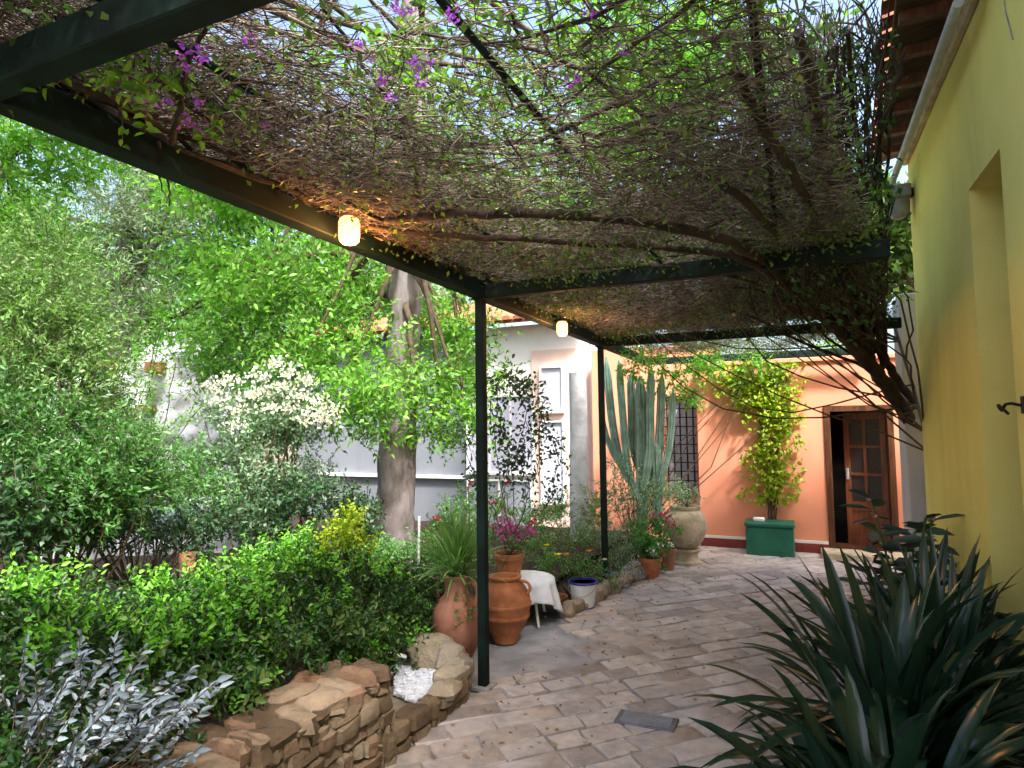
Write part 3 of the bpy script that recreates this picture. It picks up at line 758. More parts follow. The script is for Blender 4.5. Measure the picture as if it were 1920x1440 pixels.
# ------------------------------------------------------------------ big vine: trunk and stems on the right
def spl(pts, n=8):
    out = []; P = [Vector(p) for p in pts]; P = [P[0]*2-P[1]]+P+[P[-1]*2-P[-2]]
    for i in range(1, len(P)-2):
        for k in range(n):
            t = k/n; a, b, c, d = P[i-1:i+3]
            out.append(.5*((2*b)+(c-a)*t+(2*a-5*b+4*c-d)*t*t+(3*b-3*c+d-a)*t**3))
    out.append(P[-2]); return out
def wob(pts, s, rg):
    return [p+Vector(rg.normal(size=3)*s) for p in pts]
rg = np.random.default_rng(31)
vn = empty('climbing_vine', (1.32, 7.32, 0), 'old woody vine rising by the yellow corner and spreading its dark stems over the pergola', 'vine')
tr = spl([(1.32, 7.32, 0.0), (1.26, 7.30, .9), atd(1716, 806, 6.5), atd(1650, 708, 5.75), atd(1592, 640, 5.6), atd(1540, 575, 5.3)])
n = len(tr); mb = MB()
mb.tube(wob(tr, .006, rg), [.085*(1-.45*i/n) for i in range(n)], 10)
tr2 = spl([(1.36, 7.28, 0), (1.28, 7.28, 1.1), atd(1728, 780, 6.5), atd(1668, 690, 5.9), atd(1625, 620, 5.8), atd(1590, 545, 5.6)])
mb.tube(wob(tr2, .006, rg), [.05*(1-.4*i/n) for i in range(n)], 8)
auto(mb.build('trunk', M_['vinebark'], vn), 60)
T = Vector(tr[-10])
zc = ZB+.04
def Cn(px, py, dz=0): return onZ(px, py, zc+dz)
stems = [
 ([atd(1600, 650, 5.6), atd(1500, 545, 4.9), Cn(1400, 470, -.06), Cn(1290, 432, -.05), Cn(1100, 405, -.06), Cn(880, 400, -.05), Cn(720, 415, -.04)], .046),
 ([atd(1610, 660, 5.6), atd(1530, 590, 5.1), Cn(1420, 500, -.08), Cn(1300, 470, -.06), Cn(1050, 452, -.05), Cn(820, 440, -.04), Cn(690, 425, -.03)], .034),
 ([atd(1590, 640, 5.6), atd(1480, 560, 5.0), Cn(1380, 520, -.05), Cn(1240, 500, -.02), Cn(1060, 505, 0)], .022),
 ([atd(1620, 650, 5.7), atd(1500, 500, 4.4), Cn(1420, 400, -.05), Cn(1330, 330, 0), Cn(1250, 290, 0)], .034),
 ([atd(1620, 650, 5.7), atd(1560, 480, 4.4), Cn(1500, 350), Cn(1440, 250), Cn(1380, 130)], .034),
 ([atd(1640, 660, 5.8), atd(1600, 500, 4.6), atd(1560, 350, 3.6), Cn(1530, 200, .05), Cn(1500, 60, .1)], .036),
 ([atd(1650, 670, 5.9), atd(1632, 500, 5.0), atd(1620, 350, 4.2), atd(1600, 200, 3.6), atd(1590, 60, 3.2)], .028),
 ([atd(1660, 680, 5.9), atd(1655, 520, 5.3), atd(1650, 360, 4.8), atd(1650, 200, 4.5), atd(1655, 100, 4.4)], .03),
 ([atd(1600, 640, 5.6), atd(1570, 520, 4.9), atd(1580, 380, 4.4), atd(1540, 250, 4.0), atd(1560, 120, 3.8)], .022),
 ([atd(1700, 780, 6.0), atd(1640, 700, 5.8), atd(1500, 640, 5.7), Cn(1400, 590, -.03), Cn(1250, 560)], .024),
 ([atd(1640, 690, 5.8), atd(1560, 640, 5.6), Cn(1460, 560, -.05), Cn(1350, 540, -.02), Cn(1200, 580)], .018),
 ([atd(1630, 640, 5.5), atd(1650, 480, 4.8), atd(1600, 420, 4.5), atd(1540, 330, 4.1), atd(1450, 270, 3.6)], .018),
 ([Cn(1290, 432, -.05), Cn(1240, 410, .02), Cn(1120, 290, .06), Cn(1000, 120, .1), Cn(950, 0, .12)], .010),
 ([Cn(1330, 330), Cn(1200, 210, .06), Cn(1050, 110, .1), Cn(900, 80, .12), Cn(760, 60, .14)], .012),
 ([Cn(720, 415, -.04), Cn(500, 300, .05), Cn(330, 180, .05), Cn(200, 40, .05)], .014),
 ([Cn(690, 425), Cn(600, 360, .05), Cn(440, 240, .06), Cn(320, 90, .06), Cn(300, 0, .06)], .012),
 ([Cn(320, 270, -.02), Cn(340, 190, .0), Cn(355, 110, .02), Cn(400, 30, .05)], .014),
 ([Cn(780, 370, .0), Cn(775, 260, .03), Cn(680, 120, .05), Cn(600, 0, .06)], .011),
 ([Cn(300, 270, -.03), atd(315, 330, 2.4), atd(318, 385, 2.45)], .008),
 ([Cn(280, 290, -.03), atd(300, 340, 2.45), atd(316, 380, 2.45)], .006),
 ([Cn(640, 290, .0), Cn(820, 300, .0), Cn(960, 315, .02), Cn(1140, 285, .02)], .007),
]
for pts, r in stems:
    q = spl(pts, 7); m = len(q); q = wob(q, .0025, rg)
    r *= .72
    auto(MB().tube(q, [r*(1-.5*i/m) for i in range(m)], 8).build('stem', M_['vinebark'], vn), 60)
for k in range(13):
    x0 = rg.uniform(1560, 1650); x1 = rg.uniform(1480, 1672); d0 = rg.uniform(5.3, 5.9); d1 = rg.uniform(3.2, 4.6)
    pts = [atd(1640+rg.normal()*12, 690, 5.8), atd(x0, 560, d0), atd((x0+x1)/2+rg.normal()*25, 400, (d0+d1)/2), atd(x1, 240, d1), atd(x1+rg.normal()*25, 90, d1-.3)]
    q = wob(spl(pts, 6), .012, rg); m = len(q); rr = rg.uniform(.010, .022); auto(MB().tube(q, [rr*(1-.5*i/m) for i in range(m)], 7).build('stem', M_['vinebark'], vn), 60)
# stems wound along the side beam and thicker dead shoots through the mat
for k in range(5):
    pts = [(XP+.03+rg.normal()*.05, yy, ZB+.07+rg.normal()*.035) for yy in np.arange(.5, 4.6, .45)]
    q = wob(spl(pts, 5), .004, rg); MB().tube(q, [.012+.004*math.sin(i) for i in range(len(q))], 7).build('stem', M_['vinebark'], vn)
for k in range(26):
    y0 = rg.uniform(1.2, 6.5); x0 = float(xedge(y0))-.1; th = rg.uniform(2.2, 3.6); pts = [(x0, y0, ZB+.1)]
    for j in range(int(rg.integers(3, 7))):
        th += rg.normal()*.25; x0 += math.cos(th)*.3; y0 += math.sin(th)*.3; pts.append((x0, y0, ZB+.08+rg.normal()*.02))
    q = wob(spl(pts, 4), .004, rg); m = len(q); MB().tube(q, [.008*(1-.7*i/m) for i in range(m)], 6).build('stem', M_['vinebark'], vn)
# tangle of finer shoots near the corner
A = []; B = []; 
for i in range(1500):
    px = rg.uniform(1380, 1668); py = rg.uniform(60, 640); 
    if px < 1500 and rg.uniform() < .5: continue
    d = rg.uniform(3.4, 5.4); p = atd(px, py, d)
    if p.x > .70 or p.z < 2.3: continue
    dr = Vector((rg.normal()*.35-.15, rg.normal()*.5, .35+abs(rg.normal())*.5)).normalized(); l = rg.uniform(.15, .5)
    
    if proj(p+dr*l)[0] > 1685 or proj(p)[0] > 1685: continue
    m = p+dr*l*.5+Vector(rg.normal(size=3)*.02); A += [p, m]; B += [m, p+dr*l+Vector(rg.normal(size=3)*.03)]
A = np.array([tuple(v) for v in A]); B = np.array([tuple(v) for v in B])
V, Fc = stick_arrays(A, B, rg.uniform(.003, .009, len(A)), rg); mk('shoots', V, Fc, M_['vinebark'], vn)
k = rg.uniform(0, 1, len(A)) < .4
P = np.repeat(A[k], 3, 0)+rg.normal(size=(k.sum()*3, 3))*.05
V, Fc = leaf_arrays(P, rg.normal(size=P.shape), .05, .03, rg=rg); mk('foliage', V, Fc, M_['leaf_dark'], vn)

# leafy climber above the pergola with purple blossoms
def pxclumps(lst, rg, jitter=.0):
    return [(np.array(atd(px, py, d)), r) for (px, py, d, r) in lst]
fl = []
for (px, py, d, r, k) in ((780, 150, 2.3, .30, 7), (880, 240, 2.9, .30, 7), (960, 150, 2.6, .28, 6), (700, 200, 2.6, .25, 6), (1150, 60, 2.4, .28, 7), (1230, 110, 2.7, .28, 6), (560, 130, 2.4, .25, 5),
                          (1130, 150, 2.6, .2, 4), (860, 60, 2.0, .2, 4), (330, 80, 1.75, .22, 4), (420, 180, 2.0, .2, 4), (250, 120, 1.7, .18, 3), (620, 240, 2.7, .2, 3), (780, 300, 3.2, .22, 3), (1330, 40, 2.3, .2, 4)):
    c = atd(px, py, d); fl += subclumps(c, (r, r, r*.45), k, .12, RG)
fc = empty('flowering_climber', (XP-.3, .3, 0), 'bright green climber with purple blossoms lying over the near part of the pergola', 'climber')
plant('x', 'overhead climber leaves', 'x', (XP-.15, 2.0, .1), fl, M_['leaf_canopy'], dens=42, tl=.15, nl=8, ll=.034, lw=.02, six=True, root=fc, limbs=False, shell=.6, sr=.0018)
mb = MB(); mb.tube(wob(spl([(XP-.3, .3, 0.1), (XP-.26, .3, 1.2), (XP-.2, .5, 2.4), (XP-.05, 1.2, 2.8), (-1.1, 2.3, 2.85), (-.4, 2.2, 2.9)]), .006, rg), [.02]*30+[.012]*11, 8)
auto(mb.build('trunk', M_['vinebark'], fc))
for (px, py, s) in ((285, 80, .5), (350, 95, 1), (380, 112, 1), (470, 75, .8), (240, 85, .7), (312, 190, .8), (370, 192, .7), (350, 225, 1), (385, 238, .6), (500, 235, .7), (785, 120, .9), (790, 155, 1), (800, 112, .7), (715, 150, .9), (735, 180, .7),
                    (1102, 22, .8), (1075, 155, .9), (850, 32, .8), (745, 20, .7), (765, 18, .6), (1165, 92, .7), (265, 190, .7), (345, 130, .7), (260, 105, .5), (672, 85, .7), (695, 112, .5)):
    c = atd(px, py, rg.uniform(1.62, 1.9) if py < 120 and px < 600 else 2.0); c = onZ(px, py, ZB+.02) if c.z > ZB else c
    P = np.array(c)+rg.normal(size=(16, 3))*.012*s; D = rg.normal(size=(16, 3))
    V, Fc = leaf_arrays(P, D, .016*s, .014*s, rg=rg); mk('blossom', V, Fc, M_['petal_purple'], fc)

# ------------------------------------------------------------------ trees
def tree(name, label, base, trunk_pts, tr_r, crowns, mat, dens, ll, lw, tl=.3, nl=8, upb=.1, outb=.6, rnd=.7, barkmat='bark', limb_r=.05, six=False, nlimb=14, group=None, shell=.55, sr=.003):
    rg = np.random.default_rng(sum(map(ord, label)))
    e = empty(name, base, label, 'creeper' if 'creeper' in name else 'tree', group)
    q = spl(trunk_pts, 6); m = len(q); mb = MB()
    from mathutils import noise as nz_
    rad = [tr_r[0]+(tr_r[1]-tr_r[0])*i/(m-1) for i in range(m)]
    rad[0] *= 1.35; rad[1] *= 1.15
    mb.tube(q, rad, 16)
    mb.v = [tuple(Vector(v)+Vector((nz_.noise(Vector(v)*6), nz_.noise(Vector(v)*6+Vector((9, 0, 0))), 0))*tr_r[0]*.22) for v in mb.v]
    auto(mb.build('trunk', M_[barkmat], e), 60)
    P, D, A, B = twig_cloud(crowns, dens, tl, nl, ll, lw, upb, outb, rnd, shell, rg)
    V, Fc = leaf_arrays(P, D, ll, lw, six, rg=rg)
    V2, F2 = stick_arrays(A, B, sr, rg); mb = MB()
    for i in rg.choice(len(crowns), size=min(nlimb, len(crowns)), replace=False):
        c = Vector(crowns[i][0]); s = q[int(rg.integers(m//2, m))]
        mid = s.lerp(c, .5)+Vector(rg.normal(size=3)*.12*(c-s).length)
        mb.tube(wob(spl([s, mid, c], 4), .01, rg), [limb_r*(1-.09*j) for j in range(9)], 6)
    n0 = len(V2); V2 = np.concatenate([V2, np.array([tuple(v) for v in mb.v])]); F2 = np.concatenate([F2, np.array([[i+n0 for i in f] for f in mb.f if len(f) == 4])])
    cr = mk('crown', V, Fc, M_[mat], e); mk('branches', V2, F2, M_['stem'], e)
    return e
def S(lst, sr, rg=RG, flat=.8):
    out = []
    for (px, py, d, r, k) in lst:
        c = atd(px, py, d); r3 = (r, r, r*.8) if not hasattr(r, '__len__') else r
        out += subclumps(c, r3, k, sr, rg, flat)
    return out
# central tree
crowns = S([(600, 560, 6.6, .75, 12), (500, 520, 6.4, .8, 14), (640, 650, 6.3, .6, 10), (430, 620, 6.5, .55, 9), (700, 720, 6.1, .38, 6), (830, 700, 6.8, .45, 8), (860, 620, 7.1, .4, 6), (560, 640, 6.7, .6, 9), (620, 480, 6.9, .7, 9), (400, 480, 6.9, .6, 8), (860, 770, 6.7, .3, 4), (800, 590, 7.6, .4, 5), (690, 560, 7.8, .5, 6), (340, 600, 6.9, .4, 5), (380, 680, 6.8, .3, 4), (690, 790, 6.3, .22, 3), (610, 760, 6.6, .3, 4), (820, 800, 6.9, .28, 4), (900, 700, 7.2, .3, 4)], .26)
tree('broadleaf_tree', 'tree with a thick grey-brown trunk and light green drooping leaves behind the pots', onZ(742, 1040, .13),
     [atd(742, 1062, 7.0), atd(741, 980, 7.0), atd(744, 860, 7.0), atd(750, 740, 7.05), atd(757, 620, 7.1), atd(764, 480, 7.1), atd(775, 300, 7.2), atd(780, 100, 7.3), atd(770, -120, 7.4)], (.225, .13), crowns, 'leaf_bright', 30, .075, .032, upb=-.25, nlimb=18)
# crowns overhead
def high(lst, k, sr, rg=RG):
    out = []
    for (x, y, z, r) in lst: out += subclumps((x, y, z), (r, r, r*.6), k, sr, rg)
    return out
tree('overhanging_tree', 'tall tree arching its light crown over the pergola from the left', (-4.4, .4, .1),
     [(-4.4, .4, .1), (-4.4, .4, 1.5), (-4.35, .4, 3.4), (-4.1, .9, 5.0), (-3.4, 2.4, 5.9), (-2.6, 4.0, 6.1)], (.12, .07),
     high([(-1.2, 5.6, 5.2, 1.1), (-2.2, 6.8, 4.8, 1.2), (-.4, 6.5, 5.0, 1.0), (-3.9, 6.0, 4.6, 1.0), (-3.2, 8.2, 4.6, 1.1), (-5.2, 3.0, 5.0, 1.0), (-5.6, 5.0, 4.6, 1.1)], 13, .36),
     'leaf_bright', 15, .11, .055, tl=.35, upb=0, nlimb=22, limb_r=.035)
tree('back_tree', 'tall dark green tree rising behind the white house', (-2.5, 16, 0),
     [(-2.5, 16, 0), (-2.4, 16, 3), (-2.6, 16, 6)], (.3, .15), high([(-2.5, 16, 7, 2.4), (-5, 16, 6.4, 2.2), (0, 16.5, 6.5, 2.2), (-3, 15.5, 9.2, 2.0)], 22, .6), 'leaf_mid', 12, .22, .12, tl=.5, nlimb=16, limb_r=.08)
tree('back_tree', 'tall olive green tree rising behind the salmon house', (2.5, 15, 0),
     [(2.5, 15, 0), (2.4, 15, 3), (2.6, 15, 6)], (.3, .15), high([(2.5, 15, 5.5, 2.2), (.5, 14, 5.0, 1.6), (4.4, 15.5, 6.5, 2.0)], 20, .6), 'leaf_olive', 11, .20, .11, tl=.5, nlimb=16, limb_r=.08)
# left background trees
tree('grey_pine', 'grey-green needle-leaved tree behind the rubble wall', atd(220, 900, 9.5)*1,
     [Vector((atd(220, 900, 9.5).x, atd(220, 900, 9.5).y, .1)), atd(225, 700, 9.5), atd(230, 520, 9.5), atd(240, 380, 9.6)], (.18, .09),
     S([(180, 480, 9.2, 1.1, 16), (300, 430, 9.4, 1.0, 14), (240, 560, 9.0, .7, 9), (90, 430, 9.2, 1.0, 12), (330, 330, 9.6, 1.0, 10), (180, 320, 9.6, 1.1, 12), (30, 560, 9.4, .8, 9)], .34), 'leaf_pine', 22, .11, .018, tl=.34, nl=11, nlimb=16)
tree('left_tree', 'bright green tree at the left edge, its crown hanging just below the pergola beam', Vector((atd(-60, 900, 6).x, atd(-60, 900, 6).y, .1)),
     [Vector((atd(-60, 900, 6).x, atd(-60, 900, 6).y, .1)), atd(-50, 600, 6), atd(-20, 380, 6), atd(40, 250, 6)], (.12, .05),
     S([(60, 260, 5.6, .5, 9), (120, 320, 5.8, .4, 7), (20, 330, 5.6, .4, 6), (-60, 240, 5.6, .6, 6), (180, 270, 6.2, .4, 5), (-40, 420, 5.5, .4, 5), (90, 400, 6.4, .35, 4)], .20), 'leaf_bright', 26, .07, .035, tl=.2, nlimb=12, limb_r=.02)
tree('far_tree', 'broad mid green tree filling the far left behind the other trees', Vector((-14, 13, 0)),
     [(-14, 13, 0), (-14, 13, 3), (-13.8, 13, 5.5)], (.35, .18), high([(-14, 13, 5.5, 2.8), (-17, 10.5, 5, 2.8), (-11, 15, 6.0, 2.8), (-18, 7, 5, 2.6), (-14, 12, 8.5, 2.6), (-9, 16, 7.5, 2.4), (-15, 9, 3, 2.2), (-12, 12, 2.6, 2.2)], 22, .75), 'leaf_mid', 10, .26, .13, tl=.55, nlimb=20, limb_r=.1)
tree('far_tree', 'greyish olive tree far back between the rubble wall and the central trunk', Vector((-10.5, 12.5, 0)),
     [(-10.5, 12.5, 0), (-10.4, 12.5, 2), (-10.3, 12.4, 4)], (.2, .1), high([(-10.3, 12.4, 4.2, 1.8), (-8.6, 12.8, 4.8, 1.6), (-12, 11.0, 3.6, 1.7), (-10.6, 11.6, 2.4, 1.5)], 18, .5), 'leaf_greygreen', 12, .16, .06, tl=.4, nlimb=16, limb_r=.06)

# ------------------------------------------------------------------ shrubs of the left bed
def base_of(px, d, z=.13): p = atd(px, 900, d); return Vector((p.x, p.y, z))
# hedge: one clipped hedge running beside the wall
hc = []
rg = np.random.default_rng(8)
y = .9
hedge = empty('hedge', (-3.0, 2.6, .1), 'dense dark green hedge with its lit top painted brighter along the low stone wall', 'hedge')
low = []; top = []
for i in range(300):
    x = rg.uniform(-3.7, -2.36); y = rg.uniform(.5, 4.35); 
    edge = min(x+3.7, -2.42-x, 4.35-y)
    hmax = .93-.10*(y-1.5)+.05*math.sin(y*2.1)+.06*math.sin(x*5+y*3) - .35*max(0, .22-edge)/.22 + .08*(x < -3)
    z0_ = .50 if y < 2.9 else .15; z = rg.uniform(z0_, max(hmax-.06, z0_+.02))
    if rg.uniform() < .45: z = hmax-.1
    low.append((np.array((x, y, z)), (.15, .15, .12)))
    if z > hmax-.14: top.append((np.array((x, y, hmax-.02)), (.12, .12, .06)))
for i in range(46):
    low.append((np.array((rg.uniform(-2.40, -2.24), rg.uniform(.3, 3.1), rg.uniform(.52, .62))), (.10, .10, .08)))
for i in range(40):
    low.append((np.array((rg.uniform(-2.62, -2.42), rg.uniform(2.9, 4.3), rg.uniform(.2, .6))), (.12, .12, .12)))
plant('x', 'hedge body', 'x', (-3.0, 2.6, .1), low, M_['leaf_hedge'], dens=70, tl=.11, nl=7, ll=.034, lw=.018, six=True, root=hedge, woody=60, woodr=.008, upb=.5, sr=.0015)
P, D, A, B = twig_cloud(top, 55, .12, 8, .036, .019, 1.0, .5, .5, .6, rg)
V, Fc = leaf_arrays(P, D, .036, .019, True, rg=rg); mk('lit_tips', V, Fc, M_['leaf_hedge_lit'], hedge)  # top leaves coloured brighter to stand for light falling on them
pick = [low[i] for i in rg.choice(len(low), 120, replace=False)]
P, D, A, B = twig_cloud(pick, 14, .13, 6, .05, .024, .5, .8, .6, .3, rg)
V, Fc = leaf_arrays(P, D, .048, .024, True, rg=rg); mk('old_leaves', V, Fc, M_['leaf_olive'], hedge)
# silver shrub in the foreground
def silver():
    rg = np.random.default_rng(9); e = empty('silver_shrub', (-2.42, 1.35, .44), 'silvery grey-white leaved shrub at the lower left corner in front of the hedge', 'shrub')
    P = []; D = []; A = []; B = []
    base = Vector((-2.42, 1.35, .44))
    for i in range(75):
        px = rg.uniform(-80, 420); py = rg.uniform(1175, 1460)
        if py < 1175+ (px-170)**2*.0018: continue
        tip = atd(px, py, rg.uniform(1.95, 2.35)); b = base+Vector((rg.normal()*.12, rg.normal()*.15, 0))
        if tip.z < .5: continue
        mid = b.lerp(tip, .6)+Vector((0, 0, -.03)); A += [b, mid]; B += [mid, tip]
        dr = (tip-mid).normalized(); L = (tip-mid).length; nn = 16
        s = Vector(rg.normal(size=3)).cross(dr).normalized()
        for k in range(nn):
            t = 1-k/nn*.85; sg = 1 if k % 2 else -1
            P.append(mid+dr*L*t); ld = (dr*.8+s*sg*.8+Vector(rg.normal(size=3)*.25)); D.append(ld if k else dr)
    P = np.array([tuple(v) for v in P]); D = np.array([tuple(v) for v in D])
    D[:, 2] *= .45
    V, Fc = leaf_arrays(P, D, .044, .017, True, .2, rg); mk('foliage', V, Fc, M_['leaf_silver'], e)
    V, Fc = stick_arrays(np.array([tuple(v) for v in A]), np.array([tuple(v) for v in B]), .003, rg); mk('stems', V, Fc, M_['stem'], e)
silver()
# feathery shrubs on the left
plant('feathery_shrub', 'tall feathery light green shrub at the left edge', 'shrub', base_of(70, 4.2), S([(40, 560, 4.3, .42, 12), (120, 640, 4.4, .42, 12), (20, 700, 4.1, .5, 14), (170, 740, 4.4, .38, 10), (70, 480, 4.5, .35, 8), (230, 800, 4.6, .3, 7)], .17),
      M_['leaf_feather'], dens=72, tl=.24, nl=14, ll=.042, lw=.014, upb=.5, woody=26, group='shrubs of the left bed')
plant('feathery_shrub', 'dark green feathery bush low at the left edge behind the hedge', 'shrub', base_of(60, 3.9), S([(40, 860, 3.8, .45, 14), (180, 880, 4.0, .42, 12), (-40, 780, 3.8, .4, 8), (260, 900, 4.3, .32, 8), (100, 950, 3.8, .35, 8), (130, 800, 4.1, .3, 6)], .17),
      M_['leaf_deep'], dens=85, tl=.22, nl=14, ll=.042, lw=.015, upb=.3, woody=26, group='shrubs of the left bed')
plant('feathery_shrub', 'soft green shrub hiding the foot of the rubble wall', 'shrub', base_of(260, 6.0), S([(150, 920, 5.6, .38, 11), (260, 920, 6.2, .28, 7), (330, 960, 6.0, .3, 8), (200, 975, 5.4, .3, 8), (60, 940, 5.2, .4, 9)], .17),
      M_['leaf_feather'], dens=85, tl=.2, nl=12, ll=.04, lw=.014, upb=.4, woody=20, group='shrubs of the left bed')
plant('feathery_shrub', 'bright leafy shrub between the left edge and the rubble wall', 'shrub', base_of(40, 5.4), S([(10, 500, 5.4, .4, 10), (60, 600, 5.6, .3, 6), (-20, 640, 5.2, .4, 8), (100, 470, 5.8, .25, 4), (20, 430, 5.6, .4, 8)], .19),
      M_['leaf_bright'], dens=62, tl=.22, nl=9, ll=.055, lw=.024, upb=.4, woody=24, group='shrubs of the left bed')
plant('low_shrub', 'dark green bush filling the gap right behind the hedge at the left edge', 'shrub', base_of(60, 4.4), S([(20, 980, 3.6, .3, 10), (130, 985, 4.2, .3, 10), (220, 985, 4.6, .22, 7), (300, 985, 5.0, .2, 6), (150, 955, 4.8, .22, 6), (-40, 950, 3.4, .3, 7), (420, 985, 5.0, .2, 6), (370, 1000, 4.8, .16, 5)], .14),
      M_['leaf_dark'], dens=85, tl=.15, nl=9, ll=.045, lw=.02, upb=.4, woody=12, group='shrubs of the left bed')
# tall airy shoots
def shoots(label, lst, mat):
    rg = np.random.default_rng(sum(map(ord, label))); b = Vector((lst[0][0].x, lst[0][0].y, .13)); e = empty('airy_shrub', b, label, 'shrub', 'shrubs of the left bed')
    P = []; D = []; mb = MB()
    for a, c in lst:
        q = wob(spl([a, a.lerp(c, .5)+Vector(rg.normal(size=3)*.05), c], 5), .006, rg); mb.tube(q, .004, 5)
        for i in range(60):
            t = .2+.8*i/60; p = a.lerp(c, t)
            s = Vector((rg.normal(), rg.normal(), rg.normal()*.2)).normalized()
            for k in range(4): P.append(p+s*.025*k); D.append(s*.6+Vector(rg.normal(size=3)*.5)+Vector((0, 0, .1)))
    V, Fc = leaf_arrays(np.array([tuple(v) for v in P]), np.array([tuple(v) for v in D]), .032, .014, rg=rg)
    mk('foliage', V, Fc, M_[mat], e); mb.build('stems', M_['greenstem'], e)
shoots('loose shrub of thin upright light green shoots in front of the rubble wall', [(atd(150+rg.uniform(-60, 140), 960, 5.2), atd(px, py, 5.0)) for px, py in ((280, 700), (170, 620), (190, 400), (110, 430), (320, 560), (50, 400), (260, 610), (330, 680), (160, 520), (380, 760), (230, 470), (20, 420), (300, 620), (340, 780))], 'leaf_bright')
# white flowering shrub
wf = S([(500, 800, 6.2, .5, 14), (420, 780, 6.2, .35, 9), (580, 800, 6.2, .35, 9), (480, 900, 6.1, .45, 10), (570, 900, 6.2, .35, 7), (540, 730, 6.3, .3, 6), (400, 860, 6.1, .25, 5)], .17)
ws = plant('flowering_shrub', 'grey-green shrub topped with clusters of creamy white flowers', 'shrub', base_of(500, 6.2), wf, M_['leaf_greygreen'], dens=55, tl=.16, nl=8, ll=.05, lw=.022, woody=24, woodr=.016)
for (px, py) in ((400, 725), (430, 712), (470, 742), (495, 735), (520, 680), (545, 700), (575, 715), (600, 755), (590, 775), (560, 745), (610, 790), (450, 770), (500, 765), (540, 765), (440, 800), (625, 770), (410, 750), (530, 725), (485, 705), (570, 790)):
    c = np.array(atd(px, py, 5.75)); P = c+rg.normal(size=(60, 3))*np.array([.055, .055, .03]); V, Fc = leaf_arrays(P, rg.normal(size=(60, 3))+np.array([0, 0, .8]), .034, .026, rg=rg); mk('flower_cluster', V, Fc, M_['petal_white'], ws)
plant('low_shrub', 'bluish grey cushion shrub between the hedge and the white-flowered shrub', 'shrub', base_of(310, 5.0), S([(310, 960, 5.0, .22, 9), (270, 985, 4.9, .18, 6), (360, 965, 5.1, .2, 7)], .10), M_['leaf_bluegrey'], dens=90, tl=.1, nl=9, ll=.03, lw=.008, upb=.6, woody=10, woodr=.006)
plant('low_shrub', 'dark green bush in front of the foot of the central tree', 'shrub', base_of(600, 5.8), S([(560, 950, 5.8, .35, 12), (650, 950, 6.2, .3, 9), (480, 975, 5.6, .3, 8), (690, 990, 6.0, .22, 5)], .15), M_['leaf_dark'], dens=70, tl=.14, nl=8, ll=.05, lw=.026, woody=14)
plant('low_shrub', 'mid green bush left of the white-flowered shrub', 'shrub', base_of(330, 5.6), S([(330, 880, 5.8, .3, 9), (400, 930, 5.6, .28, 8), (300, 930, 5.4, .2, 5)], .14), M_['leaf_mid'], dens=70, tl=.14, nl=8, ll=.045, lw=.02, woody=12)
plant('golden_shrub', 'small shrub with yellow-green leaves at the right end of the hedge', 'shrub', base_of(650, 4.7), S([(650, 1000, 4.5, .13, 7), (615, 1025, 4.4, .13, 6), (680, 1030, 4.5, .1, 4), (655, 975, 4.6, .07, 3)], .07), M_['leaf_yellow'], dens=110, tl=.09, nl=7, ll=.035, lw=.02, six=True, woody=8, woodr=.006, upb=.6)
plant('fern_bush', 'soft ferny light green bush hanging over the stones beside the amphora', 'bush', base_of(740, 4.75), S([(740, 1110, 4.7, .22, 12), (710, 1160, 4.6, .2, 9), (690, 1080, 4.8, .18, 6), (770, 1080, 4.9, .16, 6), (720, 1190, 4.55, .12, 4)], .10), M_['leaf_feather'], dens=95, tl=.13, nl=14, ll=.022, lw=.006, upb=.1, rnd=.9, woody=12, woodr=.005)
plant('low_shrub', 'green bush at the foot of the trunk beside the white stake', 'shrub', base_of(700, 6.0), S([(690, 1030, 5.9, .25, 8), (760, 1050, 5.8, .22, 7), (800, 1020, 6.0, .2, 6)], .12), M_['leaf_mid'], dens=70, tl=.12, nl=8, ll=.04, lw=.016, woody=12)
# white stake
a, b = atd(784, 1065, 5.6), atd(786, 968, 5.6); o = MB().tube([Vector((a.x, a.y, .1)), b], .011, 8).build('garden_stake', M_['white_paint']); tag(o, 'thin white garden stake standing just right of the thick trunk', 'stake')
# small red-brown pot showing behind hedge
c = atd(352, 1005, 4.6)
def pot(name, label, c, prof, mat, cat='pot', group=None, soil=None, n=28, wobv=0):
    e = empty(name, c, label, cat, group)
    auto(MB().lathe(prof, c, n, wobv).build('body', M_[mat], e), 35)
    if soil: MB().lathe([(soil[0], soil[1]-.01), (soil[0]*.98, soil[1]), (0.0001, soil[1]+.008)], c, 20).build('soil', M_['soil'], e)
    return e
def flowerpot(r, h): return [(r*.62, 0), (r*.66, .004), (r*.92, h*.78), (r, h*.79), (r*1.02, h*.99), (r*.98, h), (r*.86, h), (r*.82, h*.80), (r*.78, h*.75)]
pot('flower_pot', 'small reddish clay pot showing above the back of the hedge', (c.x, c.y, .13), [(r_*.6, z_*((c.z-.12-.13)/.5)) for r_, z_ in flowerpot(.09, .5)], 'terracotta_pale', soil=(.07, .3))

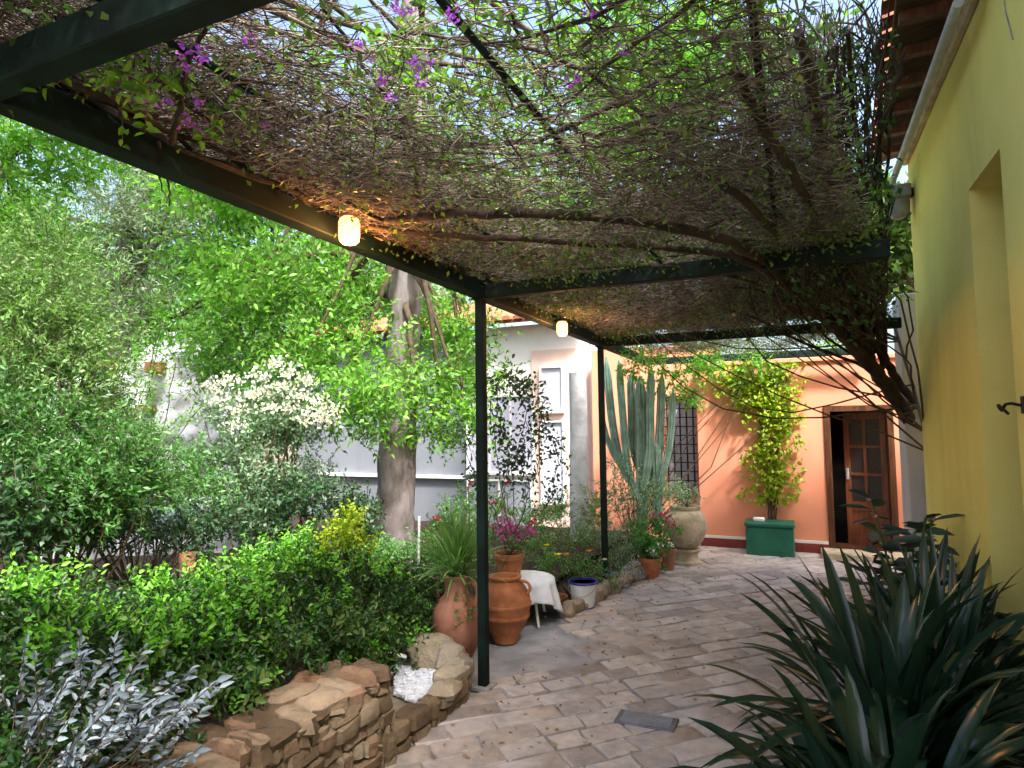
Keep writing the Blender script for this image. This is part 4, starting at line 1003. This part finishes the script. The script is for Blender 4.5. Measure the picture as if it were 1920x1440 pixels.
# ------------------------------------------------------------------ pots and jars
c = onZ(858, 1250); h = .66
am = pot('amphora', 'tall terracotta amphora with narrow neck and grassy plant standing beside the first green post', c,
    [(.07, 0), (.085, .015), (.105, .06), (.15, .16), (.178, .26), (.185, .34), (.172, .41), (.135, .47), (.098, .505), (.088, .55), (.090, .60), (.112, .63), (.115, .645), (.095, .65), (.08, .62)], 'terracotta_pale', 'amphora')
for s in (-1, 1):
    q = spl([(c.x+s*.09, c.y, .60), (c.x+s*.15, c.y, .585), (c.x+s*.165, c.y, .53), (c.x+s*.15, c.y, .44)], 5)
    auto(MB().tube(q, .014, 8).build('handle', M_['terracotta_pale'], am))
def blades(name, label, cat, base, n, L, w_, mat, seed, spread=1.0, up=1.0, seg=11, parent=None, curl=1.0, thick=0.0, grp=None, partname='blades', aim=None, fold=.35):
    rg = np.random.default_rng(seed); V = []; Fc = []
    for i in range(n):
        az = rg.uniform(0, 2*math.pi) if aim is None else aim[0]+rg.normal()*aim[1]
        tilt = abs(rg.normal())*.45*spread+.08; l = L*rg.uniform(.6, 1.12); ww = w_*rg.uniform(.75, 1.2)
        d = Vector((math.cos(az)*math.sin(tilt), math.sin(az)*math.sin(tilt), math.cos(tilt)*up)).normalized()
        side = d.cross(Vector((0, 0, 1))).normalized(); p = Vector(base)+Vector((rg.normal(), rg.normal(), 0))*w_*.9
        side = (side+Vector(rg.normal(size=3))*.18).normalized()
        b = len(V); cu = rg.uniform(.5, 1.4)*curl*1.5/seg
        for k in range(seg+1):
            t = k/seg; wv = ww*(.55+.9*t if t < .35 else 1.0*(1-((t-.35)/.65)**5.5)+.0)*.5
            if k == seg: wv = .0008
            nrm_ = side.cross(d).normalized()
            V += [p-side*wv+nrm_*wv*fold, p, p+side*wv+nrm_*wv*fold]
            if k < seg:
                j = b+k*3; Fc += [(j, j+1, j+4, j+3), (j+1, j+2, j+5, j+4)]
            p = p+d*(l/seg); d = (d+Vector((0, 0, -cu*(.25+t*1.3)*.55))).normalized()
            side = (side - d*side.dot(d)).normalized()
    e = parent or empty(name, base, label, cat, grp)
    o = mk(partname, np.array([tuple(v) for v in V]), np.array(Fc), M_[mat], e, True); return e
gp = Vector((c.x, c.y, .63))
blades('spiky_plant', 'bright green grassy plant with upright blades growing from the amphora', 'plant', gp, 260, .46, .011, 'leaf_feather', 4, 1.3, 1, curl=1.3)
plant('trailing_plant', 'small-leaved green plant spilling over the rim and down the side of the amphora', 'plant', (c.x, c.y, .6), subclumps((c.x+.02, c.y, .70), (.24, .2, .16), 20, .07)+subclumps((c.x+.12, c.y-.12, .38), (.04, .04, .16), 4, .035), M_['leaf_mid'], dens=70, tl=.09, nl=7, ll=.024, lw=.014, woody=8, woodr=.004)
c = onZ(786, 1216); c = atd(788, 1180, 4.85); c.z = 0
pot('round_pot', 'dark brown round clay pot half hidden behind the amphora', c, [(.08, 0), (.10, .01), (.145, .08), (.165, .16), (.155, .24), (.125, .30), (.118, .33), (.13, .345), (.125, .35), (.10, .33)], 'brown_clay', soil=(.1, .32))
c = onZ(948, 1203)
jr = pot('clay_jar', 'round orange terracotta jar with raised bands standing right of the first green post', c,
    [(.085, 0), (.10, .01), (.105, .04), (.112, .06), (.15, .12), (.19, .20), (.196, .205), (.196, .222), (.193, .226), (.205, .29), (.211, .294), (.211, .312), (.205, .317), (.192, .38), (.160, .44), (.122, .472), (.117, .488), (.132, .50), (.132, .515), (.10, .515), (.09, .48)], 'terracotta', 'jar')
for s in (-1, 1):
    a = R(205 if s < 0 else 25)+R(-20); dx, dy = math.cos(a), math.sin(a)
    q = spl([(c.x+dx*.12, c.y+dy*.12, .485), (c.x+dx*.185, c.y+dy*.185, .475), (c.x+dx*.21, c.y+dy*.21, .43), (c.x+dx*.178, c.y+dy*.178, .37)], 5); auto(MB().tube(q, .013, 8).build('handle', M_['terracotta'], jr))
# small table with white cloth
c = atd(983, 1082, 5.65); tz = c.z; tc_ = Vector((c.x, c.y, 0)); r = .25
tb = empty('garden_table', (c.x, c.y, 0), 'low white round garden table behind the orange jar', 'table')
MB().lathe([(r*.99, tz-.03), (r, tz-.028), (r, tz-.002), (r*.99, tz)], (c.x, c.y, 0), 32).build('tabletop', M_['white_paint'], tb)
for k in range(4):
    a = R(45+90*k+10); MB().tube([(c.x+math.cos(a)*.15, c.y+math.sin(a)*.15, tz-.03), (c.x+math.cos(a)*.22, c.y+math.sin(a)*.22, 0)], .012, 8).build('leg', M_['white_paint'], tb)
V = []; Fc = []; n = 72; rings = 14; rg = np.random.default_rng(2)
for j in range(rings+1):
    t = j/rings
    for k in range(n):
        a = 2*math.pi*k/n
        if t < .4: rr = (r+.012)*t/.4; z = tz+.006
        else:
            u = (t-.4)/.6; drop = (.20+.07*math.sin(a*2+1.0)+.03*math.sin(4*a)); rr = r+.014+u*(.05+.025*math.sin(9*a+math.sin(a*3))+.012*math.sin(17*a)); z = tz+.004-u*drop
        V.append((c.x+rr*math.cos(a), c.y+rr*math.sin(a), z))
for j in range(rings):
    for k in range(n): k2 = (k+1) % n; Fc.append((j*n+k, j*n+k2, (j+1)*n+k2, (j+1)*n+k))
o = mk('tablecloth', V, Fc, M_['cloth'], None, True); tag(o, 'white cloth hanging in folds over the low round table', 'tablecloth')
sl = o.modifiers.new('thick', 'SOLIDIFY'); sl.thickness = .003
pc_ = atd(955, 1078, 5.58); pc_.z = tz+.008
pot('flower_pot', 'orange terracotta pot with pink flowers standing on the clothed table', pc_, flowerpot(.135, .22), 'terracotta', 'pot', soil=(.12, .19))
bg_ = plant('pink_flower_plant', 'plant with masses of pink blossoms growing in the pot on the table', 'plant', (pc_.x, pc_.y, tz+.2), S([(940, 1005, 5.55, .13, 5), (985, 1000, 5.55, .14, 5), (960, 1020, 5.5, .12, 4)], .07), M_['leaf_mid'], dens=60, tl=.09, nl=6, ll=.03, lw=.018, woody=12, woodr=.005)
rg = np.random.default_rng(5)
for i in range(34):
    px, py = (rg.normal()*16+938, rg.normal()*10+982) if rg.uniform() < .6 else (rg.normal()*14+982, rg.normal()*9+993)
    cc = np.array(atd(px, py, rg.uniform(5.38, 5.6))); P = cc+rg.normal(size=(12, 3))*.014; V, Fc = leaf_arrays(P, rg.normal(size=(12, 3)), .028, .022, rg=rg); mk('blossom', V, Fc, M_['petal_pink'], bg_)
# low red bowl and bucket
c = onZ(1042, 1137); pot('clay_bowl', 'low reddish clay bowl on the ground between table and white bucket', c, [(.07, 0), (.10, .03), (.115, .09), (.12, .10), (.11, .10), (.09, .06)], 'terracotta', 'bowl', soil=(.1, .08))
c = onZ(1094, 1140)
bk = empty('bucket', c, 'white enamel bucket with blue rim and blue foot at the edge of the path', 'bucket')
auto(MB().lathe([(.096, .0225), (.10, .024), (.128, .225), (.132, .234), (.12, .234), (.10, .12)], c, 28).build('body', M_['enamel'], bk), 35)
MB().lathe([(.128, .2345), (.140, .236), (.143, .246), (.136, .256), (.124, .254), (.122, .2345)], c, 28).build('rim', M_['blue_enamel'], bk)
MB().lathe([(.100, 0), (.104, .003), (.104, .018), (.100, .0222)], c, 28).build('foot', M_['blue_enamel'], bk)
q = [(c.x+.13*math.cos(a), c.y-.10-.02*math.sin(a), c.z+.235-.13*math.sin(a)) for a in [math.pi*i/12 for i in range(13)]]
q = [(c.x+.134*math.cos(a), c.y-.02-.125*math.sin(a), c.z+.225-.09*math.sin(a)) for a in [math.pi*i/14 for i in range(15)]]
MB().tube(q, .003, 6).build('handle', M_['grey_metal'], bk)
# potted plants by bed end
c = onZ(1221, 1083)
pot('flower_pot', 'orange clay flower pot in front, where the bed meets the path', c, flowerpot(.125, .225), 'terracotta', soil=(.11, .2), group='clay pots at the end of the bed')
plant('leafy_plant', 'rounded leafy green plant filling the front clay pot', 'plant', (c.x, c.y, .2), subclumps((c.x, c.y, .42), (.25, .22, .24), 18, .09), M_['leaf_mid'], dens=75, tl=.11, nl=7, ll=.045, lw=.03, six=True, woody=12, woodr=.005)
c = onZ(1251, 1070)
pot('flower_pot', 'duller reddish clay pot standing behind the front one', c, flowerpot(.115, .26), 'terracotta_pale', soil=(.1, .22), group='clay pots at the end of the bed')
gr = plant('geranium', 'geranium with magenta flowers growing in the rear clay pot', 'plant', (c.x, c.y, .23), subclumps((c.x-.03, c.y, .5), (.18, .16, .18), 9, .07), M_['leaf_mid'], dens=70, tl=.1, nl=6, ll=.04, lw=.032, six=True, woody=10, woodr=.005)
for px, py in ((1240, 965), (1252, 975), (1262, 983), (1246, 990), (1225, 968)):
    cc = np.array(atd(px, py, 7.15)); P = cc+rg.normal(size=(16, 3))*.018; V, Fc = leaf_arrays(P, rg.normal(size=(16, 3)), .03, .024, rg=rg); mk('blossom', V, Fc, M_['petal_magenta'], gr)
# cream stone jar on pedestal
c = onZ(1288, 1058)
pot('stone_pedestal', 'low square-topped pale stone pedestal under the cream jar', c, [(.17, 0), (.18, .01), (.18, .04), (.145, .06), (.135, .14), (.16, .17), (.17, .18), (.17, .198)], 'cream_stone', 'pedestal', n=20)
cj = Vector((c.x, c.y, .20))
pot('stone_jar', 'large round cream stone jar standing near the barred window', cj, [(.10, 0), (.13, .01), (.20, .10), (.245, .21), (.25, .29), (.235, .37), (.20, .43), (.165, .46), (.18, .485), (.185, .51), (.165, .51), (.14, .45)], 'cream_stone', 'jar', wobv=.012, soil=(.15, .46))
plant('leafy_plant', 'pale green small-leaved plant growing out of the cream stone jar', 'plant', cj+Vector((0, 0, .46)), subclumps(cj+Vector((.0, 0, .60)), (.25, .2, .14), 14, .08), M_['leaf_greygreen'], dens=60, tl=.11, nl=7, ll=.035, lw=.018, woody=12, woodr=.005)
# bed edging stones on the right bed
mb = MB(); rg = np.random.default_rng(12)
a, b = onZ(1066, 1155), onZ(1196, 1082)
for i in range(13):
    t = i/12; p = a.lerp(b, t); rock(mb, (p.x+rg.normal()*.02, p.y, .05), (.07, .10, .065+rg.uniform(0, .02)), rg, rg.normal()*.2)
o = auto(mb.build('bed_edging', M_['palestone']), 35); tag(o, 'row of rough pale stones edging the far flower bed', 'edging')
sheet('bed_soil', -3.6, 5.4, -1.98, 9.6, .045, M_['soil'], 30, .01)
G = 'shrubs of the far flower bed'
def bb(px, d): p = atd(px, 900, d); return Vector((p.x, p.y, .05))
plant('bed_shrub', 'light green rounded bush just left of the second green post', 'shrub', bb(1072, 7.3), S([(1070, 1020, 7.2, .26, 12), (1100, 1005, 7.3, .2, 7)], .11), M_['leaf_feather'], dens=85, tl=.13, nl=9, ll=.03, lw=.010, upb=.8, woody=10, woodr=.006, group=G)
plant('bed_shrub', 'grey-green rounded bush just right of the second green post', 'shrub', bb(1155, 7.3), S([(1150, 1010, 7.3, .28, 12), (1170, 1050, 7.1, .24, 9), (1185, 1000, 7.5, .2, 6)], .11), M_['leaf_greygreen'], dens=85, tl=.13, nl=9, ll=.032, lw=.010, upb=.8, woody=10, woodr=.006, group=G)
yl = plant('bed_shrub', 'leafy green plant with yellow and orange daisies behind the white bucket', 'shrub', bb(1070, 6.3), S([(1040, 1060, 6.1, .17, 8), (1090, 1070, 6.2, .2, 9), (1130, 1080, 6.5, .16, 6)], .09), M_['leaf_mid'], dens=80, tl=.1, nl=7, ll=.035, lw=.016, upb=.6, woody=10, woodr=.005, group=G)
for px, py, m in ((1025, 1023, 'petal_yellow'), (1046, 1041, 'petal_yellow'), (1104, 1034, 'petal_orange'), (1134, 1050, 'petal_white'), (1062, 1040, 'petal_orange')):
    cc = atd(px, py, 5.95); a_ = np.linspace(0, 2*math.pi, 12, endpoint=False); D = np.stack([np.cos(a_), np.sin(a_)*.9, .4+0*a_], 1)
    V, Fc = leaf_arrays(np.repeat(np.array([tuple(cc)]), 12, 0), D, .036, .018, rg=rg); mk('daisy', V, Fc, M_[m], yl)
plant('bed_shrub', 'bluish low cushion plant beside the front clay pot', 'shrub', bb(1185, 6.9), S([(1180, 1080, 6.9, .14, 6), (1150, 1095, 6.6, .13, 5)], .07), M_['leaf_bluegrey'], dens=80, tl=.08, nl=8, ll=.026, lw=.009, woody=6, woodr=.004, group=G)
plant('bed_shrub', 'tall loose green bush around the foot of the cactus', 'shrub', bb(1190, 7.9), S([(1150, 930, 7.8, .3, 9), (1190, 950, 7.7, .3, 9), (1225, 930, 7.9, .25, 7), (1160, 880, 8.0, .22, 5), (1270, 930, 8.4, .2, 5)], .13), M_['leaf_greygreen'], dens=50, tl=.15, nl=8, ll=.04, lw=.018, upb=.6, woody=16, woodr=.007, group=G)
plant('bed_shrub', 'green bush behind the pink flowers and the table', 'shrub', bb(960, 7.0), S([(900, 990, 6.9, .25, 8), (850, 960, 6.8, .22, 7), (1010, 980, 7.1, .2, 6), (1040, 950, 7.4, .2, 4), (890, 930, 7.2, .2, 5)], .12), M_['leaf_mid'], dens=50, tl=.14, nl=8, ll=.035, lw=.018, upb=.6, woody=14, woodr=.006, group=G)
plant('bed_shrub', 'low mixed greenery filling the bed in front of the white house', 'shrub', bb(1000, 8.2), S([(880, 975, 7.8, .25, 8), (940, 960, 8.3, .28, 9), (1000, 975, 8.2, .28, 9), (1050, 965, 8.4, .25, 8), (1110, 975, 8.2, .25, 8), (830, 990, 7.4, .22, 7), (1010, 1030, 6.9, .2, 7), (1120, 950, 8.6, .25, 6)], .12), M_['leaf_feather'], dens=55, tl=.14, nl=9, ll=.04, lw=.018, upb=.6, woody=14, woodr=.006, group=G)
plant('bed_shrub', 'leafy bush between the thick trunk and the red flowers', 'shrub', bb(830, 6.6), S([(790, 1040, 6.2, .22, 8), (840, 1040, 6.0, .2, 7), (880, 1040, 6.2, .2, 7), (720, 1050, 5.6, .18, 6)], .11), M_['leaf_mid'], dens=60, tl=.13, nl=9, ll=.04, lw=.018, upb=.5, woody=12, woodr=.006, group=G)
# red flowers
rf_ = empty('red_flower_plant', bb(870, 5.6), 'thin-stemmed plant with scattered red flowers left of the first green post', 'plant')
mb = MB(); b0 = bb(880, 5.6); P0 = []
for px, py in ((880, 906), (925, 944), (822, 975), (870, 986), (998, 978), (835, 1010), (800, 1020), (950, 905)):
    t = atd(px, py, 5.4); mb.tube(wob(spl([b0+Vector((rg.normal()*.1, rg.normal()*.1, 0)), b0.lerp(t, .6)+Vector((0, 0, .05)), t], 4), .006, rg), .0035, 5)
    P = np.array(t)+rg.normal(size=(14, 3))*.014; V, Fc = leaf_arrays(P, rg.normal(size=(14, 3)), .028, .024, rg=rg)
    mk('blossom', V, Fc, M_['petal_red'], rf_)
    for k in range(26): P0.append(b0.lerp(t, rg.uniform(.3, .98))+Vector(rg.normal(size=3)*.05))
mb.build('stems', M_['greenstem'], rf_); P0 = np.array([tuple(v) for v in P0]); V, Fc = leaf_arrays(P0, rg.normal(size=P0.shape), .035, .018, rg=rg); mk('foliage', V, Fc, M_['leaf_mid'], rf_)
# climbing rose by the first post
cr_ = empty('climbing_rose', bb(960, 5.7), 'sparse small-leaved climber with arching thin stems in front of the white house', 'climber')
mb = MB(); P0 = []; 
for pts in ([(965, 1010), (960, 900), (940, 800), (935, 720), (975, 700)], [(965, 1010), (1000, 900), (1015, 800), (1000, 745), (985, 722), (965, 730)], [(955, 1010), (945, 900), (980, 830), (985, 770), (950, 690)], [(965, 1010), (985, 930), (975, 860), (930, 790)],
            [(960, 1010), (1020, 960), (1045, 880), (1040, 820)], [(950, 1010), (910, 930), (880, 860), (862, 780)], [(960, 1000), (930, 860), (915, 760), (900, 660), (920, 600)], [(960, 1000), (950, 880), (1000, 850), (1020, 770)]):
    q = spl([atd(px, py, 5.4+.1*math.sin(px)) for px, py in pts], 8); q = wob(q, .012, rg); mb.tube(q, .0035, 5)
    for p in q[8:]:
        for k in range(int(rg.integers(5, 11))): P0.append(p+Vector(rg.normal(size=3)*.055))
mb.build('stems', M_['stem'], cr_); P0 = np.array([tuple(v) for v in P0]); V, Fc = leaf_arrays(P0, rg.normal(size=P0.shape)+np.array([0, 0, .2]), .042, .026, True, rg=rg); mk('foliage', V, Fc, M_['leaf_dark'], cr_)

# ------------------------------------------------------------------ cactus
ca_ = empty('columnar_cactus', onY(1200, 960, 8.4), 'tall grey-green columnar cactus with many upright arms near the barred window', 'cactus')
YCa = 8.3
def arm(pts, r):
    q = spl([onY(px, py, YCa+dy) for px, py, dy in pts], 6); m = len(q)
    rad = [r*(.8+.2*min(1, i/4)) for i in range(m)]; rad[-1] = r*.2; rad[-2] = r*.75
    MB().tube(q, rad, 16, ribs=1, ribd=.32).build('arm', M_['cactus_skin'], ca_)
arm([(1205, 1000, 0), (1203, 900, 0), (1203, 800, 0), (1200, 705, 0)], .075)
arm([(1200, 930, 0), (1165, 870, 0), (1148, 790, 0), (1136, 668, 0)], .055)
arm([(1198, 940, -.1), (1178, 880, -.1), (1168, 780, -.1), (1160, 675, -.05)], .050)
arm([(1205, 900, .1), (1188, 840, .1), (1184, 760, .1), (1183, 700, .1)], .055)
arm([(1206, 920, -.1), (1218, 850, -.1), (1219, 770, -.1), (1221, 690, -.1)], .055)
arm([(1210, 930, 0), (1232, 870, 0), (1238, 790, 0), (1241, 702, 0)], .055)
arm([(1235, 950, -.05), (1240, 900, -.1), (1256, 830, -.1), (1262, 728, -.1)], .045)
arm([(1185, 900, .05), (1150, 850, .05), (1130, 790, .05), (1126, 735, .05)], .040)
arm([(1232, 1000, .0), (1233, 940, -.05), (1232, 880, -.05), (1230, 830, -.05)], .06)

# ------------------------------------------------------------------ climber on salmon wall
rg = np.random.default_rng(41)
iv = empty('wall_climber', onY(1440, 970, YS-.1), 'yellow-green creeper cascading down the salmon wall above the green box', 'climber')
P = []; mb = MB()
outline = [(690, 1290, 1510), (720, 1325, 1510), (750, 1350, 1512), (770, 1385, 1500), (800, 1405, 1500), (830, 1415, 1505), (850, 1395, 1500), (880, 1390, 1502), (900, 1395, 1500), (930, 1385, 1495), (950, 1400, 1480), (965, 1405, 1470)]
ys = [o_[0] for o_ in outline]; x0s = [o_[1] for o_ in outline]; x1s = [o_[2] for o_ in outline]
for i in range(3900):
    py = rg.uniform(680, 945); a, b = np.interp(py, ys, x0s), np.interp(py, ys, x1s)
    u = rg.normal()*.27+.5
    if u < -.05 or u > 1.05: continue
    if math.sin(py*.085+u*5)*math.sin(py*.04+u*9) < -.35 and rg.uniform() < .8: continue
    if py > 790 and rg.uniform() < .45: continue
    px = a+(b-a)*u; P.append(onY(px, py, YS-rg.uniform(.02, .22)))
P = np.array([tuple(v) for v in P]); D = rg.normal(size=P.shape)*.7+np.array([0, -.5, -.6])
V, Fc = leaf_arrays(P, D, .062, .05, True, rg=rg); mk('foliage', V, Fc, M_['leaf_vine'], iv)
for k in range(7):
    xx = 1440+rg.normal()*18; q = wob(spl([onY(xx, 985, YS-.05), onY(xx+rg.normal()*12, 880, YS-.04), onY(xx+rg.normal()*20, 780, YS-.05), onY(xx+rg.normal()*40, 690, YS-.06)], 6), .008, rg)
    mb.tube(q, [.011*(1-.03*i) for i in range(len(q))], 6)
mb.build('stems', M_['stem'], iv)
# leafy edge above the salmon wall and third bay
plant('roof_creeper', 'bright green creeper trailing over the last pergola bay above the cactus', 'climber', (-2.1, 8.9, .1),
      S([(1250, 700, 8.2, .35, 8), (1320, 680, 8.4, .35, 8), (1400, 690, 8.6, .3, 7), (1460, 700, 8.7, .22, 5), (1200, 670, 8.0, .25, 5), (1290, 740, 8.6, .22, 4), (1180, 690, 7.8, .2, 3), (1560, 660, 8.6, .25, 4)], .14), M_['leaf_bright'], dens=50, tl=.16, nl=7, ll=.055, lw=.034, upb=-.2, woody=12, woodr=.01)
tree('canopy_creeper', 'leafy creeper spread over the far bays of the pergola roof', (1.2, 7.3, .0), [(1.2, 7.3, 0), (1.17, 7.3, 1.4), (.9, 7.1, 2.7)], (.02, .014),
     [((lambda yy: np.array((rg.uniform(-1.9, xedge(yy)-.1), yy, ZB+.2+rg.uniform(0, .3))))(rg.uniform(3.6, 7.2)), (.2, .2, .1)) for _ in range(60)], 'leaf_canopy', 26, .045, .026, tl=.16, nl=7, nlimb=22, limb_r=.01, sr=.0018)

# ------------------------------------------------------------------ strap-leaved plants at the right
SG = 'strap-leaved plants along the yellow wall'
def strap(label, b, n, L, w_, mat, seed, spread, curl):
    e = blades('strap_plant', label, 'plant', b, n, L, w_, mat, seed, spread, curl=curl, grp=SG, partname='leaves')
    blades('x', 'x', 'x', b, 7, L*.8, w_*.6, 'leaf_dry', seed+50, 2.6, curl=2.6, parent=e, partname='dead_leaves')
    return e
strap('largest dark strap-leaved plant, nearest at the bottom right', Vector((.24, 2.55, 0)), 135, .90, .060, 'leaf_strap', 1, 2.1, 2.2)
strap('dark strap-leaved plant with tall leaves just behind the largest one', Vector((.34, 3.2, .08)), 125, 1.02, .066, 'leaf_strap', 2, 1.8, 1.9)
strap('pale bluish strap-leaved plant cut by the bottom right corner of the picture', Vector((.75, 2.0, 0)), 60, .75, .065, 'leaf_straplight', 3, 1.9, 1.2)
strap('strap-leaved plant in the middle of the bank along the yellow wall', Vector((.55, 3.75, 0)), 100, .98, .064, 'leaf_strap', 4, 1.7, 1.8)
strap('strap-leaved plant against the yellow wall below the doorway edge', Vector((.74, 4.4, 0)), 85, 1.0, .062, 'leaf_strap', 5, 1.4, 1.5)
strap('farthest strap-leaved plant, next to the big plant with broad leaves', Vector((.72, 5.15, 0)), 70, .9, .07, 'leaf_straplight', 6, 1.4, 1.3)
b5 = Vector((.80, 5.6, 0))
def broad(label, base, n, L, w_, seed, ht):
    e = empty('broadleaf_plant', base, label, 'plant')
    rg = np.random.default_rng(seed); mb = MB(); P = []; D = []
    for i in range(n):
        a = rg.uniform(0, 2*math.pi); t = Vector(base)+Vector((math.cos(a)*rg.uniform(.05, .35), math.sin(a)*rg.uniform(.05, .4), rg.uniform(.35, 1)*ht))
        mb.tube(spl([base, Vector(base).lerp(t, .6)+Vector((0, 0, .05)), t], 3), .008, 6)
        for k in range(7): P.append(t+Vector((0, 0, -.03*k))); D.append((math.cos(a+k*2.1), math.sin(a+k*2.1), .4-.1*k))
    V, Fc = leaf_arrays(np.array([tuple(v) for v in P]), np.array(D), L, w_, True, .1, rg); mk('foliage', V, Fc, M_['leaf_straplight'], e, True); mb.build('stems', M_['greenstem'], e)
broad('big dark plant with broad drooping leaves in front of the open door', Vector((.74, 5.9, 0)), 16, .22, .07, 3, 1.12)

print('objects', len(bpy.data.objects), 'polys', sum(len(o.data.polygons) for o in bpy.data.objects if o.type == 'MESH'))
